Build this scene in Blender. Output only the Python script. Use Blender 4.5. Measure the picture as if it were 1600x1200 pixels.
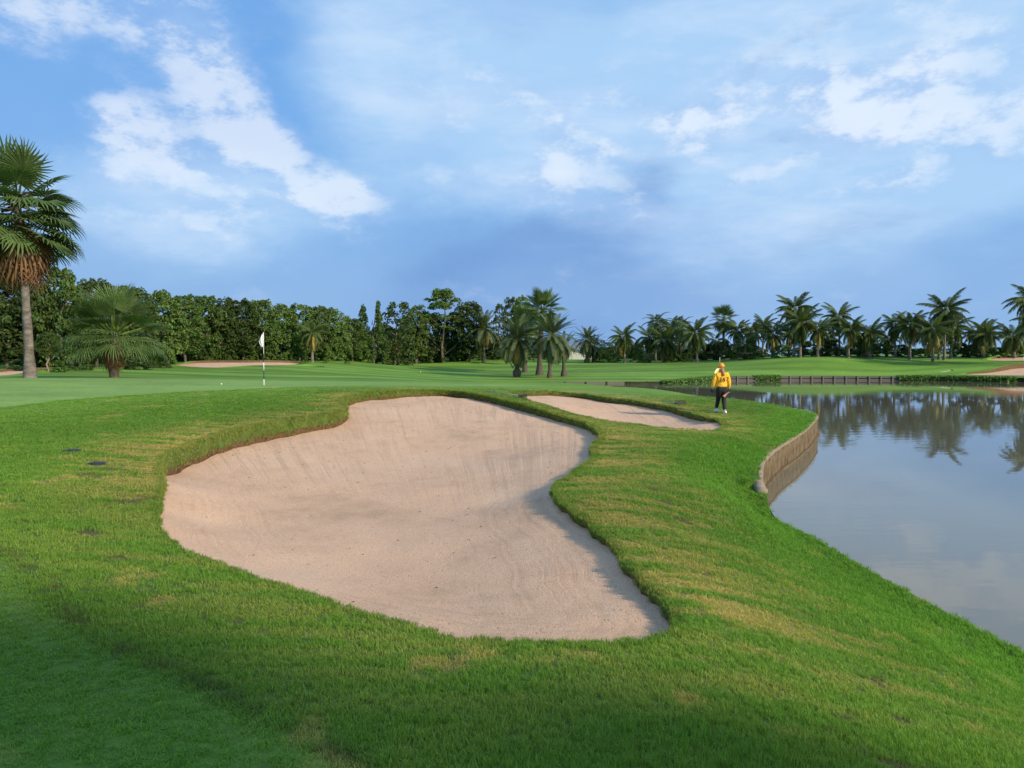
import bpy, bmesh, math, random
import numpy as np
from mathutils import Vector, Matrix, Euler
from mathutils.geometry import delaunay_2d_cdt

random.seed(7)
rng = np.random.default_rng(11)
R = math.radians
scene = bpy.context.scene
for o in list(bpy.data.objects):
    bpy.data.objects.remove(o)
COL = scene.collection

# ------------------------------------------------------------------ camera
ZC = 2.65                 # eye height over the pond surface
FPX = 1202.0              # focal length in pixels of the 1600 px wide photograph
PITCH = math.atan(45 / FPX)
cam_d = bpy.data.cameras.new('camera')
cam = bpy.data.objects.new('camera', cam_d)
COL.objects.link(cam)
cam.location = (0, 0, ZC)
cam.rotation_euler = (R(90) - PITCH, 0, 0)
cam_d.sensor_width = 36
cam_d.lens = FPX / 1600 * 36
cam_d.clip_start = 0.05
cam_d.clip_end = 6000
scene.camera = cam

# ------------------------------------------------------------------ view
scene.view_settings.view_transform = 'Standard'
scene.view_settings.look = 'None'
scene.view_settings.gamma = 1
scene.view_settings.use_curve_mapping = False
scene.view_settings.exposure = 0.14

# ------------------------------------------------------------------ sun
SUN_EL = R(25)
SUN_DIR = Vector((0.80, -0.60, 0)).normalized() * math.cos(SUN_EL) + Vector((0, 0, math.sin(SUN_EL)))
sun_d = bpy.data.lights.new('sun', 'SUN')
sun_d.energy = 4.6
sun_d.angle = R(3.0)
sun_d.color = (1.0, 0.86, 0.66)
sun = bpy.data.objects.new('sun', sun_d)
COL.objects.link(sun)
sun.rotation_euler = SUN_DIR.to_track_quat('Z', 'Y').to_euler()
sun.location = (30, -25, 40)

# ------------------------------------------------------------------ world
world = bpy.data.worlds.new('World')
scene.world = world
world.use_nodes = True
wn, wl = world.node_tree.nodes, world.node_tree.links
wn.clear()
SKY_STRENGTH = 0.10


def build_world():
    def N(t, **kw):
        n = wn.new(t)
        for k, v in kw.items():
            setattr(n, k, v)
        return n

    def put(sock, v):
        if hasattr(v, 'is_output'):
            wl.new(v, sock)
        else:
            sock.default_value = v

    def M(op, a, b=None, c=None):
        n = N('ShaderNodeMath', operation=op)
        put(n.inputs[0], a)
        if b is not None: put(n.inputs[1], b)
        if c is not None: put(n.inputs[2], c)
        return n.outputs[0]

    def smooth(v, lo, hi):
        n = N('ShaderNodeMapRange', interpolation_type='SMOOTHSTEP')
        put(n.inputs[0], v); n.inputs[1].default_value = lo; n.inputs[2].default_value = hi
        return n.outputs[0]

    def mix(f, a, b):
        n = N('ShaderNodeMix', data_type='RGBA')
        put(n.inputs[0], f); put(n.inputs[6], a); put(n.inputs[7], b)
        return n.outputs[2]

    def noise(vec, scale, detail, rough, w=0.0):
        n = N('ShaderNodeTexNoise', noise_dimensions='3D')
        off = N('ShaderNodeVectorMath', operation='ADD')
        wl.new(vec, off.inputs[0]); off.inputs[1].default_value = (w, w * 1.7, w * .6)
        wl.new(off.outputs[0], n.inputs['Vector'])
        n.inputs['Scale'].default_value = scale
        n.inputs['Detail'].default_value = detail
        n.inputs['Roughness'].default_value = rough
        return n

    def lin(r, g, b):
        f = lambda c: ((c / 255 + .055) / 1.055) ** 2.4 if c > 10 else c / 255 / 12.92
        k = 1 / SKY_STRENGTH
        return (f(r) * k, f(g) * k, f(b) * k, 1)

    tc = N('ShaderNodeTexCoord')
    d = tc.outputs['Generated']
    sep = N('ShaderNodeSeparateXYZ'); wl.new(d, sep.inputs[0])
    az = M('ARCTAN2', sep.outputs[0], sep.outputs[1])
    el = M('ARCSINE', sep.outputs[2])
    P = N('ShaderNodeCombineXYZ'); wl.new(az, P.inputs[0]); wl.new(el, P.inputs[1])
    # stretched direction for the cloud noise
    st = N('ShaderNodeVectorMath', operation='MULTIPLY')
    wl.new(d, st.inputs[0]); st.inputs[1].default_value = (1, 1, 1.9)
    dv = st.outputs[0]
    # the same field a little nearer the sun, for the lit and shaded sides of the billows
    la = N('ShaderNodeVectorMath', operation='ADD'); wl.new(dv, la.inputs[0]); la.inputs[1].default_value = (.022, -.006, .030)
    lit = la.outputs[0]
    # direction sheared and stretched: wind-drawn wisps
    wm = N('ShaderNodeMapping'); wm.inputs['Rotation'].default_value = (0, R(-18), 0); wm.inputs['Scale'].default_value = (1.0, 1.0, 3.4)
    wl.new(d, wm.inputs[0]); wv_ = wm.outputs[0]
    n1 = noise(dv, 5.0, 9, .58)
    n2 = noise(dv, 2.2, 6, .5, 3.1)
    n3 = noise(dv, 11.0, 10, .66, 7.7)
    # warped position of the large cloud masses
    wsub = N('ShaderNodeVectorMath', operation='SUBTRACT')
    wl.new(n1.outputs['Color'], wsub.inputs[0]); wsub.inputs[1].default_value = (.5, .5, .5)
    wsc = N('ShaderNodeVectorMath', operation='SCALE'); wl.new(wsub.outputs[0], wsc.inputs[0]); wsc.inputs['Scale'].default_value = .13
    wadd = N('ShaderNodeVectorMath', operation='ADD'); wl.new(P.outputs[0], wadd.inputs[0]); wl.new(wsc.outputs[0], wadd.inputs[1])
    PW = wadd.outputs[0]

    def blobs(vec, table):
        tot = None
        for (px, py, rx, ry, rot, s) in table:
            m = N('ShaderNodeMapping', vector_type='TEXTURE')
            a = math.atan((px - 800) / FPX)
            m.inputs['Location'].default_value = (a, math.atan((555 - py) / FPX * math.cos(a)), 0)
            m.inputs['Rotation'].default_value = (0, 0, R(rot))
            m.inputs['Scale'].default_value = (rx / FPX * 1.25, ry / FPX * 1.25, 10)
            wl.new(vec, m.inputs['Vector'])
            fl = N('ShaderNodeVectorMath', operation='MULTIPLY')
            wl.new(m.outputs[0], fl.inputs[0]); fl.inputs[1].default_value = (1, 1, 0)
            g = N('ShaderNodeTexGradient', gradient_type='SPHERICAL')
            wl.new(fl.outputs[0], g.inputs[0])
            v = M('MULTIPLY', smooth(g.outputs['Fac'], 0.0, .85), s)
            tot = v if tot is None else M('ADD', tot, v)
        return tot

    cumulus = blobs(PW, [
        (230, 30, 190, 80, 0, .56), (290, 95, 130, 85, -30, .58), (350, 170, 85, 75, -40, .62), (408, 225, 58, 62, -50, .85),
        (215, 195, 85, 46, -30, .70), (275, 240, 90, 40, -25, .55), (40, 40, 70, 55, 0, .34), (480, 290, 140, 64, -20, .66),
        (540, 325, 100, 48, 0, .55), (250, 310, 210, 85, 0, .52), (400, 350, 110, 40, 0, .36), (120, 60, 120, 60, 0, .3),
        (700, 215, 90, 44, 0, 0.51), (640, 155, 65, 30, 0, 0.43), (890, 238, 75, 54, 0, 0.72), (955, 238, 30, 18, 0, 0.56),
        (825, 168, 110, 36, 0, 0.51), (1010, 165, 90, 44, 0, 0.51), (1095, 195, 95, 56, 0, 0.61), (1150, 150, 120, 50, 0, 0.39), (990, 275, 50, 60, 0, 0.37),
        (1375, 175, 120, 58, 0, 0.68), (1330, 230, 110, 40, 20, 0.46), (1290, 140, 80, 50, 0, 0.49), (1510, 95, 120, 100, 0, 0.53), (1540, 195, 150, 45, 0, 0.46),
        (1210, 260, 90, 24, 25, 0.39), (1370, 295, 110, 20, 15, 0.37), (1330, 20, 190, 55, 10, 0.49), (990, 325, 110, 30, 0, 0.37), (880, 300, 90, 50, 0, 0.39),
        (760, 300, 150, 40, -5, 0.28), (1480, 260, 160, 40, 5, 0.34)])
    veil = blobs(PW, [
        (1150, 130, 640, 210, 0, 1.0), (640, 70, 260, 140, 10, .75), (1500, 150, 400, 260, 0, .6), (330, 325, 330, 110, 0, .95),
        (1300, 330, 520, 120, 10, .55), (700, 260, 260, 110, -10, .5)])
    storm = blobs(PW, [
        (880, 455, 330, 110, 0, .95), (930, 360, 150, 80, 40, .45), (1030, 270, 70, 60, 45, .4), (620, 500, 330, 70, 0, .35), (740, 400, 160, 80, 0, .3),
        (1240, 210, 90, 22, 0, .4), (1330, 360, 160, 30, 8, .4), (1260, 55, 160, 20, 25, .35)])

    sky = N('ShaderNodeTexSky', sky_type='NISHITA')
    sky.sun_disc = False
    sky.sun_elevation = SUN_EL
    sky.sun_rotation = math.atan2(SUN_DIR.x, SUN_DIR.y)
    sky.air_density = 1.6
    sky.dust_density = 0.4
    sky.ozone_density = 2.5
    base = sky.outputs[0]
    # clear air: deep blue overhead, paler low down
    base = mix(.82, base, lin(104, 164, 231))
    hz = smooth(el, .30, .0)
    base = mix(M('MULTIPLY', hz, .9), base, lin(138, 176, 221))
    # thin high veil, everywhere in wisps, thick on the right half
    front = smooth(M('ABSOLUTE', az), .75, 1.3)
    vamt = M('ADD', veil, M('MULTIPLY', front, .6))
    vamt = M('MULTIPLY', smooth(M('ADD', vamt, M('MULTIPLY', M('SUBTRACT', n2.outputs['Fac'], .5), 1.3)), .05, 1.15), .88)
    c = mix(vamt, base, lin(170, 206, 240))
    # rain-blue cloud mass
    samt = M('MULTIPLY', smooth(M('ADD', storm, M('MULTIPLY', M('SUBTRACT', n2.outputs['Fac'], .5), .9)), .1, 1.1), .85)
    c = mix(samt, c, lin(108, 150, 206))
    # soft lilac-grey cloud low over the trees
    low = M('MULTIPLY', smooth(el, .24, .06), smooth(n2.outputs['Fac'], .42, .66))
    c = mix(M('MULTIPLY', low, .42), c, lin(150, 184, 226))
    # lit cumulus
    # thin wisps drawn out by the wind over the whole veil
    w1 = noise(wv_, 3.2, 12, .62, 12.3)
    wis = smooth(M('ADD', w1.outputs['Fac'], M('MULTIPLY', M('SUBTRACT', vamt, .5), .14)), .46, .72)
    c = mix(M('MULTIPLY', wis, M('MULTIPLY_ADD', vamt, .42, .10)), c, lin(214, 228, 247))
    dw = noise(wv_, 2.4, 10, .6, 21.7)
    c = mix(M('MULTIPLY', smooth(dw.outputs['Fac'], .50, .74), .38), c, lin(132, 174, 226))
    n1b = noise(lit, 5.0, 9, .58)
    n3b = noise(lit, 11.0, 10, .66, 7.7)
    cum = M('ADD', M('ADD', cumulus, M('MULTIPLY', front, .34)), M('MULTIPLY', M('SUBTRACT', n1.outputs['Fac'], .5), 1.5))
    cum = M('ADD', cum, M('MULTIPLY', M('SUBTRACT', n3.outputs['Fac'], .5), 1.15))
    relief = M('ADD', M('MULTIPLY', M('SUBTRACT', n1.outputs['Fac'], n1b.outputs['Fac']), 5.5), M('MULTIPLY', M('SUBTRACT', n3.outputs['Fac'], n3b.outputs['Fac']), 3.0))
    camt = M('MULTIPLY', smooth(cum, .04, 1.05), .68)
    tone = smooth(M('ADD', M('MULTIPLY', cum, .8), relief), .0, 1.05)
    ccol = mix(tone, lin(158, 190, 233), lin(226, 235, 247))
    c = mix(camt, c, ccol)
    bg = N('ShaderNodeBackground')
    wl.new(c, bg.inputs[0])
    bg.inputs[1].default_value = SKY_STRENGTH
    out = N('ShaderNodeOutputWorld')
    wl.new(bg.outputs[0], out.inputs[0])


build_world()

# ------------------------------------------------------------------ helpers
CP, SP = math.cos(PITCH), math.sin(PITCH)


def ray(px, py):
    x = (np.asarray(px, float) - 800) / FPX
    y = -(np.asarray(py, float) - 600) / FPX
    return np.stack([x, CP + SP * y, -SP + CP * y], -1)      # y grows away from the camera


def at_z(px, py, z):
    d = ray(px, py)
    t = (z - ZC) / d[2]
    return (d[0] * t, d[1] * t, z)


def at_d(px, py, D):
    d = ray(px, py)
    t = D / d[1]
    return (d[0] * t, D, ZC + d[2] * t)


def world_x(px, D):
    return (px - 800) / FPX * D


def z_at(py, D):
    return ZC + (555 - py) / FPX * D


def _h(ix, iy, seed):
    n = (ix.astype(np.int64) * 374761393 + iy.astype(np.int64) * 668265263 + seed * 974711) & 0x7fffffff
    n = ((n ^ (n >> 13)) * 1274126177) & 0x7fffffff
    n = n ^ (n >> 16)
    return (n & 0xffff) / 65535.0


def vnoise(x, y, seed=0):
    x = np.asarray(x, float); y = np.asarray(y, float)
    ix, iy = np.floor(x), np.floor(y)
    fx, fy = x - ix, y - iy
    fx = fx * fx * (3 - 2 * fx); fy = fy * fy * (3 - 2 * fy)
    a, b = _h(ix, iy, seed), _h(ix + 1, iy, seed)
    c, d = _h(ix, iy + 1, seed), _h(ix + 1, iy + 1, seed)
    return (a * (1 - fx) + b * fx) * (1 - fy) + (c * (1 - fx) + d * fx) * fy


def fbm(x, y, seed=0, n=4):
    s, a, t = 0, .5, 0
    for k in range(n):
        s = s + a * vnoise(np.asarray(x) * 2 ** k, np.asarray(y) * 2 ** k, seed + k * 17)
        t += a; a *= .5
    return s / t


def sstep(v, lo, hi):
    t = np.clip((v - lo) / (hi - lo), 0, 1)
    return t * t * (3 - 2 * t)


def inside(px, py, poly):
    px = np.asarray(px, float); py = np.asarray(py, float)
    r = np.zeros(px.shape, bool)
    P = np.asarray(poly, float)[:, :2]
    x0, y0 = P[:, 0], P[:, 1]
    x1, y1 = np.roll(x0, -1), np.roll(y0, -1)
    for a, b, c, d in zip(x0, y0, x1, y1):
        if b == d: continue
        k = ((b > py) != (d > py)) & (px < (c - a) * (py - b) / (d - b) + a)
        r ^= k
    return r


def dist_poly(px, py, poly, closed=True):
    px = np.asarray(px, float); py = np.asarray(py, float)
    P = np.asarray(poly, float)[:, :2]
    best = np.full(px.shape, 1e9)
    m = len(P) if closed else len(P) - 1
    for i in range(m):
        a, b = P[i], P[(i + 1) % len(P)]
        d = b - a
        L = d @ d
        if L == 0: continue
        t = np.clip(((px - a[0]) * d[0] + (py - a[1]) * d[1]) / L, 0, 1)
        best = np.minimum(best, (px - a[0] - t * d[0]) ** 2 + (py - a[1] - t * d[1]) ** 2)
    return np.sqrt(best)


def catmull(pts, n, closed=True):
    P = np.asarray(pts, float)
    out = []
    m = len(P)
    for i in range(m if closed else m - 1):
        if closed:
            a, b, c, d = P[i - 1], P[i], P[(i + 1) % m], P[(i + 2) % m]
        else:
            a, b, c, d = P[max(i - 1, 0)], P[i], P[i + 1], P[min(i + 2, m - 1)]
        for k in range(n):
            t = k / n
            out.append(.5 * (2 * b + (c - a) * t + (2 * a - 5 * b + 4 * c - d) * t * t + (-a + 3 * b - 3 * c + d) * t ** 3))
    if not closed: out.append(P[-1])
    return np.array(out)


def tag(o, label=None, cat=None, group=None, kind=None):
    if label: o['label'] = label
    if cat: o['category'] = cat
    if group: o['group'] = group
    if kind: o['kind'] = kind
    return o


def mesh_of(name, verts, faces, mats=(), smooth=True, fmat=None):
    me = bpy.data.meshes.new(name)
    me.from_pydata([tuple(v) for v in verts], [], [tuple(f) for f in faces])
    for m in mats: me.materials.append(m)
    if fmat is not None: me.polygons.foreach_set('material_index', fmat)
    if smooth: me.polygons.foreach_set('use_smooth', [True] * len(me.polygons))
    me.update()
    return me


def obj(name, me, parent=None):
    o = bpy.data.objects.new(name, me)
    COL.objects.link(o)
    if parent: o.parent = parent
    return o


def empty(name, loc, rz=0.0):
    o = bpy.data.objects.new(name, None)
    o.empty_display_size = .3
    COL.objects.link(o)
    o.location = loc
    o.rotation_euler = (0, 0, rz)
    return o


class MB:
    """collects boxes, tubes and lathes into one mesh"""

    def __init__(self):
        self.v, self.f = [], []

    def add(self, v, f):
        k = len(self.v)
        self.v += [tuple(p) for p in v]
        self.f += [tuple(i + k for i in q) for q in f]
        return self

    def box(self, x0, x1, y0, y1, z0, z1, b=0.0):
        bm = bmesh.new()
        bmesh.ops.create_cube(bm, size=1)
        for w in bm.verts:
            w.co = Vector((x0 + (w.co.x + .5) * (x1 - x0), y0 + (w.co.y + .5) * (y1 - y0), z0 + (w.co.z + .5) * (z1 - z0)))
        if b: bmesh.ops.bevel(bm, geom=bm.edges[:], offset=b, segments=1, affect='EDGES')
        bm.verts.index_update()
        self.add([w.co[:] for w in bm.verts], [[w.index for w in f.verts] for f in bm.faces])
        bm.free()
        return self

    def tube(self, pts, rad, n=8, caps=True):
        pts = [Vector(p) for p in pts]
        if not hasattr(rad, '__len__'): rad = [rad] * len(pts)
        v, f = [], []
        for i, p in enumerate(pts):
            t = (pts[min(i + 1, len(pts) - 1)] - pts[max(i - 1, 0)]).normalized()
            u = t.cross(Vector((0, 1, 0.03)) if abs(t.y) < .9 else Vector((1, 0, 0))).normalized()
            w = t.cross(u)
            for k in range(n):
                a = 2 * math.pi * k / n
                v.append(p + (u * math.cos(a) + w * math.sin(a)) * rad[i])
        for i in range(len(pts) - 1):
            for k in range(n):
                f.append((i * n + k, i * n + (k + 1) % n, (i + 1) * n + (k + 1) % n, (i + 1) * n + k))
        if caps:
            f.append(tuple(range(n))[::-1])
            f.append(tuple((len(pts) - 1) * n + k for k in range(n)))
        return self.add(v, f)

    def build(self, name, mat, parent=None, smooth=True):
        return obj(name, mesh_of(name, self.v, self.f, [mat] if mat else [], smooth), parent)

    def mesh(self, name, mat, smooth=True):
        return mesh_of(name, self.v, self.f, [mat], smooth)


def set_color_attr(me, name, cols):
    a = me.attributes.new(name, 'FLOAT_COLOR', 'POINT')
    c = np.ones((len(me.vertices), 4), np.float32)
    c[:, :3] = cols
    a.data.foreach_set('color', c.ravel())


# ------------------------------------------------------------------ materials
MAT = {}


def new_mat(name):
    m = bpy.data.materials.new(name)
    m.use_nodes = True
    m.node_tree.nodes.clear()
    MAT[name] = m
    nt = m.node_tree

    def N(t, **kw):
        n = nt.nodes.new(t)
        for k, v in kw.items(): setattr(n, k, v)
        return n

    def L(a, b): nt.links.new(a, b)
    return m, N, L


def simple_mat(name, col, rough=.7, var=.25, scale=8.0, metal=0.0, bump=0.0, bscale=40.0, stretch=(1, 1, 1), col2=None, spec=.5):
    m, N, L = new_mat(name)
    tc = N('ShaderNodeTexCoord')
    mp = N('ShaderNodeMapping'); mp.inputs['Scale'].default_value = stretch
    L(tc.outputs['Object'], mp.inputs[0])
    n = N('ShaderNodeTexNoise'); n.inputs['Scale'].default_value = scale; n.inputs['Detail'].default_value = 5
    n.inputs['Roughness'].default_value = .6
    L(mp.outputs[0], n.inputs['Vector'])
    r = N('ShaderNodeValToRGB')
    r.color_ramp.elements[0].position = .3; r.color_ramp.elements[1].position = .7
    c2 = col2 or tuple(min(1, c * (1 + var)) for c in col)
    c1 = tuple(c * (1 - var) for c in col)
    r.color_ramp.elements[0].color = (*c1, 1); r.color_ramp.elements[1].color = (*c2, 1)
    L(n.outputs['Fac'], r.inputs[0])
    b = N('ShaderNodeBsdfPrincipled')
    L(r.outputs[0], b.inputs['Base Color'])
    b.inputs['Roughness'].default_value = rough
    b.inputs['Metallic'].default_value = metal
    b.inputs['Specular IOR Level'].default_value = spec
    if bump:
        n2 = N('ShaderNodeTexNoise'); n2.inputs['Scale'].default_value = bscale; n2.inputs['Detail'].default_value = 6
        L(mp.outputs[0], n2.inputs['Vector'])
        bp = N('ShaderNodeBump'); bp.inputs['Strength'].default_value = bump; bp.inputs['Distance'].default_value = .05
        L(n2.outputs['Fac'], bp.inputs['Height']); L(bp.outputs[0], b.inputs['Normal'])
    o = N('ShaderNodeOutputMaterial'); L(b.outputs[0], o.inputs[0])
    return m


def leaf_mat(name, col, trans=.3, rough=.5, vary=.35, instancer=False, attr='tint', spec=.35, tcol=None):
    """two-sided leaf: base colour x per-leaf tint, some light passing through"""
    m, N, L = new_mat(name)
    at = N('ShaderNodeAttribute'); at.attribute_name = attr
    oi = N('ShaderNodeObjectInfo')
    mr = N('ShaderNodeMapRange'); L(oi.outputs['Random'], mr.inputs[0])
    mr.inputs[3].default_value = 1 - vary; mr.inputs[4].default_value = 1 + vary
    mul = N('ShaderNodeMix', data_type='RGBA', blend_type='MULTIPLY'); mul.inputs[0].default_value = 1
    L(at.outputs['Color'], mul.inputs[6]); mul.inputs[7].default_value = (*col, 1)
    c = mul.outputs[2]
    if instancer:
        ia = N('ShaderNodeAttribute', attribute_type='INSTANCER'); ia.attribute_name = 'gcol'
        m2 = N('ShaderNodeMix', data_type='RGBA', blend_type='MULTIPLY'); m2.inputs[0].default_value = 1
        L(c, m2.inputs[6]); L(ia.outputs['Color'], m2.inputs[7]); c = m2.outputs[2]
    else:
        m3 = N('ShaderNodeVectorMath', operation='SCALE')
        L(c, m3.inputs[0]); L(mr.outputs[0], m3.inputs['Scale']); c = m3.outputs[0]
    b = N('ShaderNodeBsdfPrincipled')
    L(c, b.inputs['Base Color']); b.inputs['Roughness'].default_value = rough
    b.inputs['Specular IOR Level'].default_value = spec
    t = N('ShaderNodeBsdfTranslucent')
    tm = N('ShaderNodeMix', data_type='RGBA', blend_type='MULTIPLY'); tm.inputs[0].default_value = 1
    L(c, tm.inputs[6]); tm.inputs[7].default_value = (*(tcol or (1.3, 1.35, .55)), 1)
    L(tm.outputs[2], t.inputs[0])
    mx = N('ShaderNodeMixShader'); mx.inputs[0].default_value = trans
    L(b.outputs[0], mx.inputs[1]); L(t.outputs[0], mx.inputs[2])
    o = N('ShaderNodeOutputMaterial'); L(mx.outputs[0], o.inputs[0])
    return m


def ground_mat():
    m, N, L = new_mat('turf')
    at = N('ShaderNodeAttribute'); at.attribute_name = 'gcol'
    geo = N('ShaderNodeNewGeometry')
    n = N('ShaderNodeTexNoise'); n.inputs['Scale'].default_value = 9; n.inputs['Detail'].default_value = 8; n.inputs['Roughness'].default_value = .75
    L(geo.outputs['Position'], n.inputs['Vector'])
    mp = N('ShaderNodeMapping'); mp.inputs['Scale'].default_value = (1.2, 4.5, 1); mp.inputs['Rotation'].default_value = (0, 0, R(8))
    L(geo.outputs['Position'], mp.inputs[0])
    n2 = N('ShaderNodeTexNoise'); n2.inputs['Scale'].default_value = 1.6; n2.inputs['Detail'].default_value = 6
    n2.inputs['Roughness'].default_value = .65
    L(mp.outputs[0], n2.inputs['Vector'])
    mr = N('ShaderNodeMapRange'); L(n.outputs['Fac'], mr.inputs[0]); mr.inputs[1].default_value = .25; mr.inputs[2].default_value = .75
    mr.inputs[3].default_value = .72; mr.inputs[4].default_value = 1.28
    mr2 = N('ShaderNodeMapRange'); L(n2.outputs['Fac'], mr2.inputs[0]); mr2.inputs[1].default_value = .3; mr2.inputs[2].default_value = .7
    mr2.inputs[3].default_value = .84; mr2.inputs[4].default_value = 1.16
    mm = N('ShaderNodeMath', operation='MULTIPLY'); L(mr.outputs[0], mm.inputs[0]); L(mr2.outputs[0], mm.inputs[1])
    sc = N('ShaderNodeVectorMath', operation='SCALE'); L(at.outputs['Color'], sc.inputs[0]); L(mm.outputs[0], sc.inputs['Scale'])
    b = N('ShaderNodeBsdfPrincipled'); L(sc.outputs[0], b.inputs['Base Color']); b.inputs['Roughness'].default_value = .85
    b.inputs['Specular IOR Level'].default_value = .2
    n3 = N('ShaderNodeTexNoise'); n3.inputs['Scale'].default_value = 38; n3.inputs['Detail'].default_value = 4
    L(geo.outputs['Position'], n3.inputs['Vector'])
    bp = N('ShaderNodeBump'); bp.inputs['Strength'].default_value = .55; bp.inputs['Distance'].default_value = .04
    L(n3.outputs['Fac'], bp.inputs['Height']); L(bp.outputs[0], b.inputs['Normal'])
    o = N('ShaderNodeOutputMaterial'); L(b.outputs[0], o.inputs[0])
    return m


def sand_mat():
    m, N, L = new_mat('sand')
    geo = N('ShaderNodeNewGeometry')
    P = geo.outputs['Position']

    def noise(scale, detail, rough, st=None, rot=0):
        n = N('ShaderNodeTexNoise'); n.inputs['Scale'].default_value = scale; n.inputs['Detail'].default_value = detail
        n.inputs['Roughness'].default_value = rough
        if st:
            mp = N('ShaderNodeMapping'); mp.inputs['Scale'].default_value = st; mp.inputs['Rotation'].default_value = (0, 0, R(rot))
            L(P, mp.inputs[0]); L(mp.outputs[0], n.inputs['Vector'])
        else:
            L(P, n.inputs['Vector'])
        return n.outputs['Fac']

    def mrange(v, a, b, c, d):
        n = N('ShaderNodeMapRange'); L(v, n.inputs[0])
        for i, q in enumerate((a, b, c, d)): n.inputs[i + 1].default_value = q
        return n.outputs[0]

    def math_(op, a, b):
        n = N('ShaderNodeMath', operation=op)
        for i, q in enumerate((a, b)):
            if hasattr(q, 'is_output'): L(q, n.inputs[i])
            else: n.inputs[i].default_value = q
        return n.outputs[0]

    big = noise(.45, 4, .55)
    mid = noise(2.6, 6, .6, (1, .6, 1), 20)
    fine = noise(70, 3, .8)
    grit = noise(230, 2, .8)
    ra = N('ShaderNodeAttribute'); ra.attribute_name = 'rake'
    sp = N('ShaderNodeSeparateXYZ'); L(ra.outputs['Vector'], sp.inputs[0])
    dist = sp.outputs[1]

    def rk_noise(sx, sy, scale):
        mp = N('ShaderNodeMapping'); mp.inputs['Scale'].default_value = (sx, sy, 1)
        L(ra.outputs['Vector'], mp.inputs[0])
        n = N('ShaderNodeTexNoise'); n.inputs['Scale'].default_value = scale; n.inputs['Detail'].default_value = 4; n.inputs['Roughness'].default_value = .6
        n.inputs['Distortion'].default_value = .25
        L(mp.outputs[0], n.inputs['Vector']); return n.outputs['Fac']
    radial = rk_noise(5.5, .25, 2.0)          # tine marks pulled down the faces
    ring = rk_noise(.35, 7.0, 2.2)            # tine marks round the floor
    cross = noise(4.0, 4, .6, (.5, 7, 1), -8)
    py_ = N('ShaderNodeSeparateXYZ'); L(P, py_.inputs[0])
    upper = mrange(py_.outputs[1], 9.5, 13.5, 0, 1)
    face = math_('MULTIPLY', mrange(dist, 4.2, 1.6, 0, 1), upper)
    floor_ = mrange(dist, 2.2, .5, 0, 1)
    where = mrange(big, .40, .56, .15, 1)
    clip = noise(34, 2, .7, (1, .35, 1), 30)
    r = N('ShaderNodeValToRGB')
    e = r.color_ramp.elements
    e[0].position = .34; e[0].color = (.56, .372, .232, 1)
    e[1].position = .66; e[1].color = (.78, .525, .342, 1)
    m_ = e.new(.47); m_.color = (.71, .458, .292, 1)
    L(math_('ADD', math_('MULTIPLY', big, .6), math_('MULTIPLY', mid, .4)), r.inputs[0])
    k = math_('MULTIPLY', mrange(fine, .28, .72, .62, 1.24), mrange(grit, .3, .7, .66, 1.22))
    lines = math_('MULTIPLY', mrange(radial, .40, .50, 1, 0), math_('MULTIPLY', face, where))
    lines2 = math_('MULTIPLY', mrange(ring, .41, .49, 1, 0), math_('MULTIPLY', math_('SUBTRACT', floor_, math_('MULTIPLY', floor_, upper)), mrange(big, .60, .46, 0, 1)))
    k = math_('MULTIPLY', k, math_('SUBTRACT', 1.0, math_('MULTIPLY', lines, .15)))
    k = math_('MULTIPLY', k, math_('SUBTRACT', 1.0, math_('MULTIPLY', lines2, .10)))
    # blown clippings and dark grit caught in the rake marks
    spots = math_('MULTIPLY', mrange(clip, .63, .70, 0, 1), mrange(mid, .42, .60, 0, 1))
    k = math_('MULTIPLY', k, math_('SUBTRACT', 1.0, math_('MULTIPLY', spots, .5)))
    sc = N('ShaderNodeVectorMath', operation='SCALE'); L(r.outputs[0], sc.inputs[0]); L(k, sc.inputs['Scale'])
    b = N('ShaderNodeBsdfPrincipled'); L(sc.outputs[0], b.inputs['Base Color']); b.inputs['Roughness'].default_value = .95
    b.inputs['Specular IOR Level'].default_value = .1
    hsum = math_('ADD', math_('MULTIPLY', radial, math_('MULTIPLY', face, 1.0)), math_('MULTIPLY', ring, math_('MULTIPLY', floor_, .5)))
    hsum = math_('ADD', hsum, math_('MULTIPLY', cross, .25))
    hsum = math_('ADD', hsum, math_('MULTIPLY', fine, .5))
    hsum = math_('ADD', hsum, math_('MULTIPLY', mid, .6))
    bp = N('ShaderNodeBump'); bp.inputs['Strength'].default_value = .6; bp.inputs['Distance'].default_value = .03
    L(hsum, bp.inputs['Height']); L(bp.outputs[0], b.inputs['Normal'])
    o = N('ShaderNodeOutputMaterial'); L(b.outputs[0], o.inputs[0])
    return m


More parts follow.
